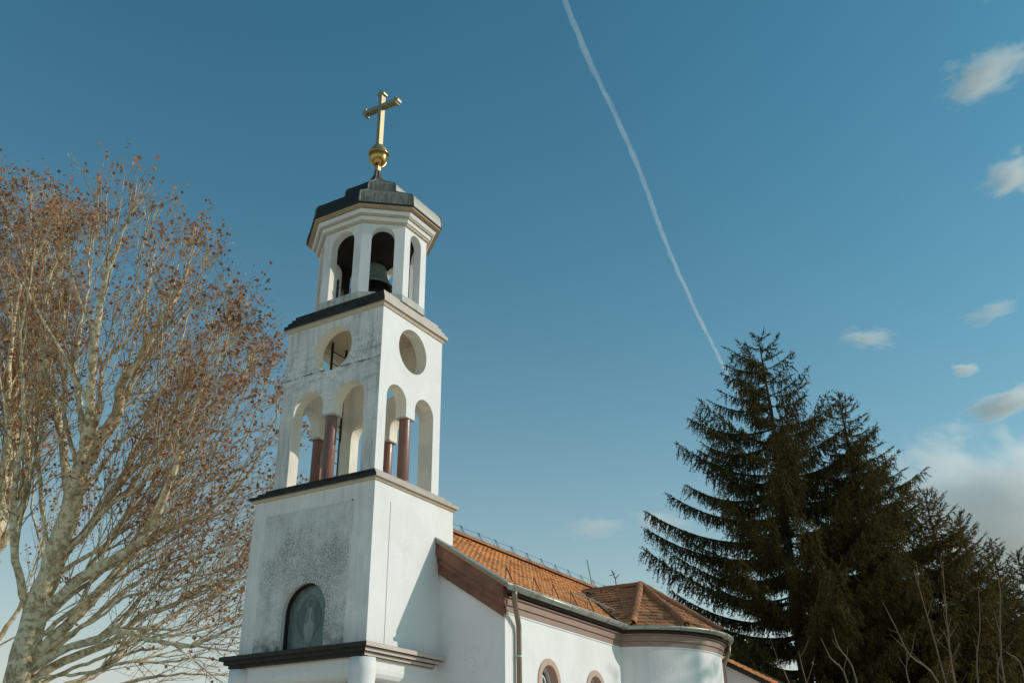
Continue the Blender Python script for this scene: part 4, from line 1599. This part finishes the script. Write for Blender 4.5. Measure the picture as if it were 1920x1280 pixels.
T1 = {'trunk': [(-14.6, 2.9, -0.1), (-14.1, 2.4, 1.2), (-13.09, 1.42, 3.25), (-12.38, 0.7, 5.23), (-11.68, 0.31, 6.65), (-11.13, 0.1, 7.57), (-10.56, -0.11, 8.55), (-9.98, -0.36, 9.58), (-9.64, -0.57, 10.28)],
      'a1': [(-9.64, -0.57, 10.28), (-9.07, -0.95, 10.89), (-8.44, -1.4, 11.7), (-7.76, -2.09, 12.95), (-7.11, -2.61, 13.88), (-6.55, -3.01, 14.5), (-5.86, -3.29, 15.07), (-5.13, -3.63, 15.76)],
      'a2': [(-9.64, -0.57, 10.28), (-8.99, -0.61, 11.17), (-8.37, -0.61, 11.96), (-8.14, -0.81, 12.68), (-7.55, -0.77, 13.36), (-6.89, -0.82, 14.27), (-6.24, -0.87, 15.18), (-5.81, -1.0, 15.98)],
      'a3': [(-9.98, -0.36, 9.58), (-10.15, -0.55, 10.38), (-10.25, -1.03, 11.76), (-10.46, -1.74, 13.43), (-10.54, -1.97, 14.4), (-10.28, -2.22, 15.74), (-9.82, -2.47, 17.0)],
      'a4': [(-10.94, 0.09, 7.8), (-10.77, 0.27, 8.47), (-10.19, 0.58, 9.33), (-9.5, 0.75, 10.56), (-9.07, 0.87, 11.59), (-8.55, 1.14, 12.46), (-7.69, 1.38, 13.74), (-6.9, 1.43, 15.2)],
      'a5': [(-11.44, 0.33, 6.86), (-10.81, 0.26, 7.14), (-9.54, 0.32, 7.83), (-8.53, 0.45, 8.15), (-7.59, 0.42, 8.66), (-6.79, 0.17, 9.43), (-6.01, -0.19, 10.36), (-5.34, -0.56, 11.2), (-4.38, -0.88, 12.24), (-3.8, -1.0, 12.7)],
      'a6': [(-12.26, 0.65, 5.46), (-11.37, 0.86, 6.28), (-10.55, 1.06, 7.06), (-9.72, 1.23, 7.91), (-9.0, 1.39, 8.65), (-8.18, 1.75, 9.17), (-7.32, 2.18, 9.58), (-6.07, 2.43, 10.72), (-5.13, 2.33, 12.14)],
      'a7': [(-12.34, 0.7, 5.29), (-11.24, 0.81, 5.8), (-10.16, 1.05, 6.08), (-9.1, 1.3, 6.3), (-8.28, 1.69, 6.05), (-7.31, 2.13, 5.86), (-6.61, 2.2, 6.03), (-5.69, 2.35, 6.3), (-4.3, 2.59, 6.9)],
      'a8': [(-12.3, 0.85, 5.06), (-11.43, 1.37, 5.75), (-10.44, 2.09, 6.24), (-9.83, 2.43, 6.96), (-9.21, 3.02, 7.3), (-8.81, 3.4, 7.75), (-8.44, 3.88, 8.0), (-7.92, 4.46, 8.23), (-6.51, 5.15, 9.18)],
      'a9': [(-12.32, 1.03, 4.72), (-11.62, 1.92, 5.19), (-11.17, 2.64, 5.7), (-10.94, 3.07, 6.47), (-10.64, 3.7, 6.97), (-10.25, 4.34, 7.55), (-9.16, 5.25, 8.38), (-7.75, 5.61, 10.49)],
      'a10': [(-11.68, 0.31, 6.65), (-11.58, -0.31, 7.51), (-11.29, -1.06, 8.8), (-10.75, -1.66, 10.08), (-10.09, -2.18, 11.35), (-9.68, -2.84, 12.6), (-9.28, -3.35, 13.58), (-8.51, -3.92, 15.06)],
      'a11': [(-12.38, 0.7, 5.23), (-11.24, 1.91, 4.87), (-9.94, 2.8, 5.23), (-9.06, 3.53, 5.43), (-7.96, 4.54, 5.37)],
      'a12': [(-9.14, -0.9, 10.92), (-9.17, -1.16, 11.81), (-9.21, -1.59, 12.97), (-8.97, -1.86, 14.14), (-8.66, -2.09, 15.32), (-8.47, -2.41, 16.3)],
      'a13': [(-9.44, 0.7, 10.54), (-9.04, 1.38, 11.45), (-8.62, 2.05, 12.43), (-7.95, 2.75, 13.6), (-7.5, 3.1, 14.5)],
      'a14': [(-8.94, -0.65, 11.15), (-8.47, -0.37, 12.51), (-8.11, -0.35, 14.21), (-8.21, -0.44, 15.62), (-8.12, -0.53, 17.0)]}
def resample(pts, n):
    sm = catmull(pts, 8)
    return [sm[round(i * (len(sm) - 1) / (n - 1))] for i in range(n)]


_rg = random.Random(31)
EX = []
for a, b, f in (('a1', 'a2', 0.5), ('a2', 'a5', 0.3), ('a2', 'a5', 0.65), ('a4', 'a5', 0.5), ('a5', 'a6', 0.35), ('a5', 'a6', 0.7), ('a6', 'a8', 0.4), ('a6', 'a7', 0.5), ('a7', 'a8', 0.5),
                ('a8', 'a9', 0.5), ('a9', 'a11', 0.4), ('a7', 'a11', 0.6), ('a3', 'a12', 0.5), ('a4', 'a13', 0.5), ('a3', 'a10', 0.5), ('a6', 'a4', 0.5), ('a8', 'a6', 0.3)):
    A_, B_ = resample(T1[a], 8), resample(T1[b], 8)
    EX.append([tuple(A_[i].lerp(B_[i], f) + rvec(_rg) * (0.05 + 0.05 * i)) for i in range(8)])
for k, q in enumerate(EX):
    T1['x%d' % k] = q
R1 = [(0.43, 0.25), (0.20, 0.02), (0.24, 0.02), (0.17, 0.02), (0.16, 0.02), (0.20, 0.02), (0.20, 0.02), (0.17, 0.03), (0.19, 0.03), (0.17, 0.02), (0.14, 0.02), (0.13, 0.02), (0.12, 0.02), (0.09, 0.02), (0.11, 0.02)] + [(0.085, 0.016)] * 20
plane_tree('plane_tree', 'leaning pale barked plane tree with brown leaves directly left of the bell tower', T1, R1, (-14.6, 2.9), 11, 0.78, (-12.4, 0.8, 5.5))
T2 = {'trunk': [(-20.2, 4.3, -0.1), (-19.58, 3.85, 1.35), (-17.95, 2.53, 5.35), (-16.91, 1.82, 7.65), (-16.21, 1.36, 9.19)],
      'b1': [(-16.21, 1.36, 9.19), (-15.42, 0.85, 10.61), (-14.9, 0.38, 11.69), (-14.34, -0.14, 12.89), (-13.78, -0.92, 14.56), (-12.92, -1.67, 16.46), (-12.26, -1.96, 17.37), (-11.61, -2.66, 18.9)],
      'b2': [(-16.21, 1.36, 9.19), (-15.18, 0.92, 11.57), (-15.13, 0.7, 12.58), (-15.08, 0.28, 13.93), (-14.94, -0.01, 15.14), (-14.56, -0.34, 16.68), (-13.83, -0.57, 18.41), (-13.55, -0.9, 19.84)],
      'b3': [(-16.91, 1.82, 7.65), (-16.24, 0.27, 10.68), (-15.34, -0.69, 12.92), (-14.3, -1.56, 15.12), (-13.41, -2.5, 17.31), (-12.51, -3.16, 18.8)],
      'b4': [(-16.21, 1.36, 9.19), (-15.37, 1.55, 10.69), (-15.09, 1.2, 12.55), (-14.8, 1.02, 14.13), (-14.37, 0.81, 15.92), (-14.16, 0.44, 17.75), (-13.81, 0.04, 19.4)],
      'b5': [(-17.95, 2.53, 5.35), (-17.29, 2.7, 6.64), (-16.65, 2.93, 7.8), (-15.9, 3.03, 9.3), (-16.11, 2.34, 11.18), (-15.94, 2.05, 12.77)]}
EX2 = []
for a, b, f in (('b1', 'b2', 0.5), ('b1', 'b3', 0.5), ('b2', 'b4', 0.5), ('b3', 'b1', 0.25), ('b4', 'b1', 0.6), ('b2', 'b3', 0.4)):
    A_, B_ = resample(T2[a], 8), resample(T2[b], 8)
    EX2.append([tuple(A_[i].lerp(B_[i], f) + rvec(_rg) * (0.05 + 0.09 * i)) for i in range(8)])
for k, q in enumerate(EX2):
    T2['x%d' % (k + 30)] = q
R2 = [(0.55, 0.30), (0.19, 0.02), (0.19, 0.02), (0.17, 0.02), (0.16, 0.02), (0.13, 0.02)] + [(0.10, 0.016)] * 8
plane_tree('plane_tree', 'plane tree with upright limbs cut off by the left edge of the picture', T2, R2, (-20.2, 4.3), 23, 0.78, (-17.5, 2.2, 6.0))


# ------------------------------------------------------------------ spruces on the right
def spruce(label, apex, prof, seed, mat, whorl=0.42, droop=0.45, dens=1.0, lift=0.3, per=6, minz=2.0, crowd=None):
    """prof: list of (drop below apex, branch reach)"""
    rng = random.Random(seed)
    ax, ay, az = apex
    t = empty('spruce_tree', label, 'tree', (ax, ay, 0), 'spruces behind the apse')
    # trunk
    v_, f_ = [], []
    pts = [Vector((0.06 * math.sin(k * 0.9), 0.06 * math.cos(k * 1.3), az * k / 12)) for k in range(13)]
    fast_tube(v_, f_, pts, 0.028 * az * 0.55 + 0.06, 0.015, 10)
    raw('trunk', v_, f_, 'sbark', t, None, True)
    bv, bf, nv, nf = [], [], [], []

    def reach(dr):
        for (a, b), (c, d_) in zip(prof[:-1], prof[1:]):
            if a <= dr <= c:
                return b + (d_ - b) * (dr - a) / (c - a)
        return prof[-1][1]

    def needles(p_, d_, ln):
        """hanging twiglet: narrow pointed blades set round its axis"""
        n = max(4, int(ln * 26 * dens))
        side = d_.cross(rvec(rng))
        side.normalize()
        oth = d_.cross(side)
        k = len(nv)
        # core blade pair
        wdt = 0.022
        nv.extend([p_ + side * wdt, p_ - side * wdt, p_ + d_ * ln])
        nf.append((k, k + 1, k + 2))
        for _ in range(n):
            s_ = rng.random()
            q = p_ + d_ * (ln * s_)
            a = rng.uniform(0, 6.283)
            o_ = side * math.cos(a) + oth * math.sin(a)
            dirn = (o_ * 0.8 + d_ * 0.75).normalized()
            l_ = rng.uniform(0.05, 0.115) * (1.15 - 0.5 * s_)
            wv = dirn.cross(rvec(rng)).normalized() * 0.019
            k = len(nv)
            nv.extend([q + wv, q - wv, q + dirn * l_])
            nf.append((k, k + 1, k + 2))

    dr = 0.12
    turn = rng.uniform(0, 6)
    while az - dr > minz:
        rc = reach(dr)
        nb = (per + (1 if dr > 9 else 0)) if dr > 1.5 else 4
        turn += 2.4
        for b in range(nb):
            an = turn + b * 2 * math.pi / nb + rng.uniform(-0.25, 0.25)
            L = rc * (rng.uniform(0.58, 1.12) if dr > 5 else rng.uniform(0.62, 1.0))
            if L < 0.15:
                continue
            out = Vector((math.cos(an), math.sin(an), 0))
            if crowd and dr > 1.0:
                # branches stay short on the side where the neighbour stands
                L *= 1 - 0.22 * max(0.0, min(1.0, out.dot(Vector(crowd)) * 1.6))
            sid = Vector((-out.y, out.x, 0)) * rng.uniform(-0.12, 0.12)
            z0 = az - dr - L * lift * 0.55 + rng.uniform(-0.08, 0.08)
            young = max(0.0, 1 - dr / 3.0)
            m_ = max(4, int(L / 0.30))
            pts = []
            for k in range(m_ + 1):
                s_ = k / m_
                z = z0 + L * ((-0.22 * (1 - young) + 0.32 * young) * s_ + (lift + 0.22 * (1 - young)) * s_ * s_)
                pts.append(out * (L * s_) + sid * (L * s_ * s_) + Vector((0, 0, z)))
            if pts[0].z < minz:
                continue
            fast_tube(bv, bf, pts, 0.012 + 0.011 * L, 0.006, 4)
            st = 0.105 / dens
            nn = int(L / st)
            for j in range(nn):
                s_ = (j + rng.random()) / nn
                if s_ < 0.10 and L > 1.5:
                    continue
                i = min(m_ - 1, int(s_ * m_))
                q = pts[i].lerp(pts[i + 1], s_ * m_ - i)
                tan = (pts[i + 1] - pts[i]).normalized()
                sdv = Vector((-out.y, out.x, 0))
                for sg in (-1, 1):
                    # side shoot, then twiglets hanging from it
                    ln = (0.16 + 0.62 * L * 0.25 * (1 - abs(s_ - 0.45) * 1.35)) * rng.uniform(0.6, 1.2)
                    ln = max(0.12, min(ln, 0.85))
                    sd = (tan * 0.65 + sdv * sg * rng.uniform(0.4, 1.0) + Vector((0, 0, -0.25 * droop))).normalized()
                    if ln > 0.3:
                        e = q + sd * ln
                        for c_ in range(int(ln / 0.16) + 1):
                            w_ = (c_ + rng.random()) / (int(ln / 0.16) + 1)
                            qq = q + sd * ln * w_
                            hd = (Vector((0, 0, -1)) * droop + sd * rng.uniform(0.15, 0.6) + rvec(rng) * 0.3).normalized()
                            needles(qq, hd, rng.uniform(0.16, 0.42) * (0.5 + droop))
                    needles(q, sd, ln)
            for _ in range(3):
                needles(pts[-1], ((pts[-1] - pts[-2]).normalized() + rvec(rng) * 0.35).normalized(), rng.uniform(0.2, 0.35))
        dr += whorl * rng.uniform(0.75, 1.2) * (0.6 if dr < 1.2 else 1.0)
    for _ in range(10):
        needles(Vector((0, 0, az - rng.uniform(0.0, 0.9))), (Vector((0, 0, 1)) + rvec(rng) * 0.6).normalized(), 0.26)
    raw('branches', bv, bf, 'sbark', t, 'stuff')
    raw('crown', nv, nf, mat, t, 'stuff')
    return t


spruce('tallest dark spruce with long drooping open branches right of the apse', (4.16, 21.29, 20.3),
       [(0, 0.2), (0.6, 0.9), (1.3, 1.9), (2.8, 2.9), (5.2, 4.4), (6.6, 4.9), (8.6, 6.0), (11, 5.8), (18, 5.0)], 3, 'needle', 0.64, 0.80, 1.1, 0.28, 5, 4.5, (0.84, 0.55, 0))
spruce('dense cone shaped spruce touching the right side of the tallest spruce', (6.75, 23.0, 17.66),
       [(0, 0.12), (1.0, 0.7), (2.5, 1.5), (4.5, 2.9), (8, 4.0), (16, 4.6)], 7, 'needle2', 0.40, 0.6, 1.15, 0.20, 7, 3.5, (-0.84, -0.55, 0))
spruce('bushy olive spruce right of the cone shaped one, lower than it', (9.28, 23.3, 13.03),
       [(0, 0.15), (1.0, 0.9), (3.0, 2.1), (6, 3.2), (12, 3.9)], 9, 'needle2', 0.36, 0.4, 1.1, 0.35, 6, 2.5)
spruce('narrow spruce top just right of the bushy olive spruce', (9.79, 28.6, 13.3),
       [(0, 0.12), (1.0, 0.8), (3.0, 1.8), (6, 2.8), (12, 3.6)], 13, 'needle', 0.36, 0.4, 1.0, 0.4, 6, 3.0)
spruce('thin spruce top second from the right edge of the picture', (10.57, 32.0, 12.72),
       [(0, 0.12), (1.0, 0.7), (3.0, 1.7), (6, 2.7), (12, 3.6)], 15, 'needle', 0.38, 0.4, 1.0, 0.4, 6, 3.5)
spruce('thin spruce top nearest the right edge of the picture', (11.4, 34.7, 12.7),
       [(0, 0.12), (1.0, 0.7), (3.0, 1.7), (6, 2.8), (12, 3.8)], 17, 'needle', 0.38, 0.4, 1.0, 0.4, 6, 3.5)
spruce('spruce standing right of the picture that throws dappled shade on the apse', (23.2, 20.4, 18.5),
       [(0, 0.15), (2.0, 1.0), (6, 2.0), (16, 2.8)], 21, 'needle', 0.75, 0.5, 0.6, 0.3, 5, 3.0)

# ------------------------------------------------------------------ bare shoots in front of the spruces
SH = [('bare_sapling', 'tallest clump of bare brown shoots before the olive spruce', (12.15, -1.75),
       [[(12.14, -1.82, 3.28), (12.21, -2.08, 3.83), (12.37, -2.48, 4.69)], [(12.03, -1.98, 3.46), (12.02, -2.39, 4.18), (12.01, -2.64, 4.59)],
        [(11.94, -1.89, 3.22), (11.7, -2.23, 3.56), (11.62, -2.48, 3.91), (11.55, -2.68, 4.2)], [(12.14, -1.83, 3.32), (12.18, -1.96, 3.59), (12.17, -2.13, 3.87)],
        [(12.14, -1.85, 3.35), (12.24, -2.16, 4.0), (12.28, -2.3, 4.28)], [(11.6, -2.11, 3.26), (11.72, -2.24, 3.6)]]),
      ('bare_sapling', 'clump of bare shoots nearest the right edge of the picture', (12.6, -1.45),
       [[(12.63, -1.48, 3.21), (12.79, -1.64, 3.66), (12.81, -1.88, 4.1)], [(12.74, -1.57, 3.48), (12.95, -1.94, 4.34), (12.93, -2.09, 4.58)],
        [(12.96, -1.36, 3.34), (12.82, -1.58, 3.59)], [(12.4, -1.62, 3.21), (12.6, -1.89, 3.9), (12.68, -2.05, 4.26)]]),
      ('bare_sapling', 'low clump of bare shoots before the tallest spruce', (10.7, -2.4),
       [[(11.0, -2.48, 3.26), (10.9, -2.77, 3.67), (10.89, -2.9, 3.9)], [(10.89, -2.52, 3.23), (10.77, -2.77, 3.54), (10.72, -2.93, 3.78)],
        [(10.41, -2.8, 3.23), (10.42, -3.02, 3.63)], [(10.21, -2.95, 3.27), (10.14, -3.09, 3.46)]])]
rng = random.Random(4)
for nm, lab, b, stems in SH:
    t = empty(nm, lab, 'sapling', (b[0], b[1], 0), 'bare saplings')
    B = Vector((b[0], b[1], 0))
    for st in stems:
        s0 = Vector(st[0])
        pts = catmull([B + Vector((rng.uniform(-0.08, 0.08), rng.uniform(-0.08, 0.08), 0)), B.lerp(s0, 0.55) + Vector((0, 0, 0.2)), s0] + st[1:], 4)
        v_, f_ = [], []
        fast_tube(v_, f_, [q - B for q in pts], 0.018, 0.004, 6)
        for i in range(5, len(pts) - 1):
            for _ in range(rng.choice((0, 0, 1, 1))):
                d_ = ((pts[i + 1] - pts[i]).normalized() + rvec(rng) * 0.7).normalized()
                fast_tube(v_, f_, [q - B for q in grow(rng, pts[i], d_, rng.uniform(0.08, 0.42), 4, 0.12, 0.08)], 0.005, 0.002, 4)
        raw('stem', v_, f_, 'shoot', t, None, True)


# ------------------------------------------------------------------ contrail and clouds
MT['trail'] = volume_mat('contrail_ice', 0.0072)
rng = random.Random(8)
tp = [Vector(q) for q in [(-1200, 2250, 3000), (-1279, 2618, 3000), (-1355, 2970, 3000), (-1402, 3341, 3000), (-1460, 3714, 3000), (-1547, 4100, 3000), (-1639, 4482, 3000), (-1733, 4999, 3000), (-1841, 5701, 3000), (-1996, 6659, 3000), (-2150, 7770, 3000)]]
_c = np.polyfit([q.y for q in tp], [q.x for q in tp], 5)
tp = [Vector((0.5 * q.x + 0.5 * float(np.polyval(_c, q.y)), q.y, q.z)) for q in tp]
cp = catmull(tp, 40)
p = MB()
rg = []
for i, q in enumerate(cp):
    t_ = (cp[min(len(cp) - 1, i + 1)] - cp[max(0, i - 1)]).normalized()
    u = t_.cross(Vector((0, 0, 1))).normalized()
    v = u.cross(t_)
    ring = []
    for k in range(10):
        a = 2 * math.pi * k / 10
        r = 12.5 * (1 + 0.55 * noise.noise(Vector((q.y * 0.009, math.cos(a) * 0.9, math.sin(a) * 0.9))) + 0.25 * noise.noise(Vector((q.y * 0.06, math.cos(a) * 2, math.sin(a) * 2 + 7))))
        ring.append(q + u * math.cos(a) * r * 1.1 + v * math.sin(a) * r)
    rg.append(ring)
p.loft(rg)
o = p.build('contrail', 'trail', None, True)
tag(o, 'thin white contrail slanting across the blue sky to the spruce top', 'contrail')

def cloud(label, loc, size, tilt, density, nscale, seed, thr=(0.16, 0.42)):
    bm = bmesh.new()
    bmesh.ops.create_icosphere(bm, subdivisions=3, radius=1.0)
    me = bpy.data.meshes.new('cloud')
    bm.to_mesh(me)
    bm.free()
    mt = volume_mat('cloud_vapour', density, (1, 1, 1), nscale, thr)
    nz = [n for n in mt.node_tree.nodes if n.type == 'TEX_NOISE'][0]
    mp = mt.node_tree.nodes.new('ShaderNodeMapping')
    mp.inputs['Location'].default_value = (seed * 3.1, seed * 1.7, seed * 0.9)
    src = nz.inputs['Vector'].links[0].from_socket
    mt.node_tree.links.new(src, mp.inputs[0])
    mt.node_tree.links.new(mp.outputs[0], nz.inputs['Vector'])
    me.materials.append(mt)
    o = bpy.data.objects.new('cloud', me)
    COL.objects.link(o)
    flat = Vector((c_fw.x, c_fw.y, 0)).normalized()
    side = flat.cross(Vector((0, 0, 1)))
    ax = side * math.cos(tilt) + Vector((0, 0, 1)) * math.sin(tilt)
    az_ = ax.cross(flat)
    o.rotation_euler = Matrix((ax, flat, az_)).transposed().to_euler()
    o.location = loc
    o.scale = size
    return tag(o, label, 'cloud', 'white clouds')


cloud('broad white cloud bank low at the right behind the spruces', (-300, 5844, 1420), (1050, 700, 640), R(-18), 0.0110, 3.0, 1, (0.08, 0.36))
cloud('small bright cloud above the cloud bank at the right edge', (-105, 4196, 1512), (330, 160, 110), R(20), 0.0221, 2.0, 2, (0.15, 0.42))
cloud('wispy cloud highest of all near the upper right corner', (85, 1979, 1495), (200, 110, 85), R(24), 0.0272, 2.4, 3, (0.16, 0.50))
cloud('torn wisp of cloud at the right edge below the highest cloud', (88, 2432, 1492), (160, 100, 90), R(35), 0.0238, 2.4, 5, (0.17, 0.48))
cloud('pair of faint cloud shreds above the cone shaped spruce', (-451, 3238, 1500), (170, 90, 60), R(-4), 0.0221, 2.4, 6, (0.16, 0.46))
cloud('tiny cloud puff between the cloud shreds and the bright cloud', (-206, 3704, 1500), (110, 70, 45), R(3), 0.0306, 2.0, 7, (0.16, 0.40))
cloud('faint flat haze cloud low above the nave ridge', (-2396, 4953, 1500), (330, 200, 95), R(5), 0.0051, 2.4, 8, (0.14, 0.40))
cloud('faint flat haze cloud low beside the tallest spruce', (-2010, 5065, 1500), (330, 200, 120), R(-8), 0.0051, 2.4, 9, (0.14, 0.40))
cloud('thin streak of cloud at the very top right above the wispy cloud', (150, 1700, 1500), (150, 80, 40), R(28), 0.0170, 2.8, 11, (0.18, 0.45))
cloud('faint streak of cloud right of the pair of cloud shreds', (-60, 3260, 1500), (200, 90, 55), R(18), 0.0119, 2.8, 12, (0.17, 0.45))
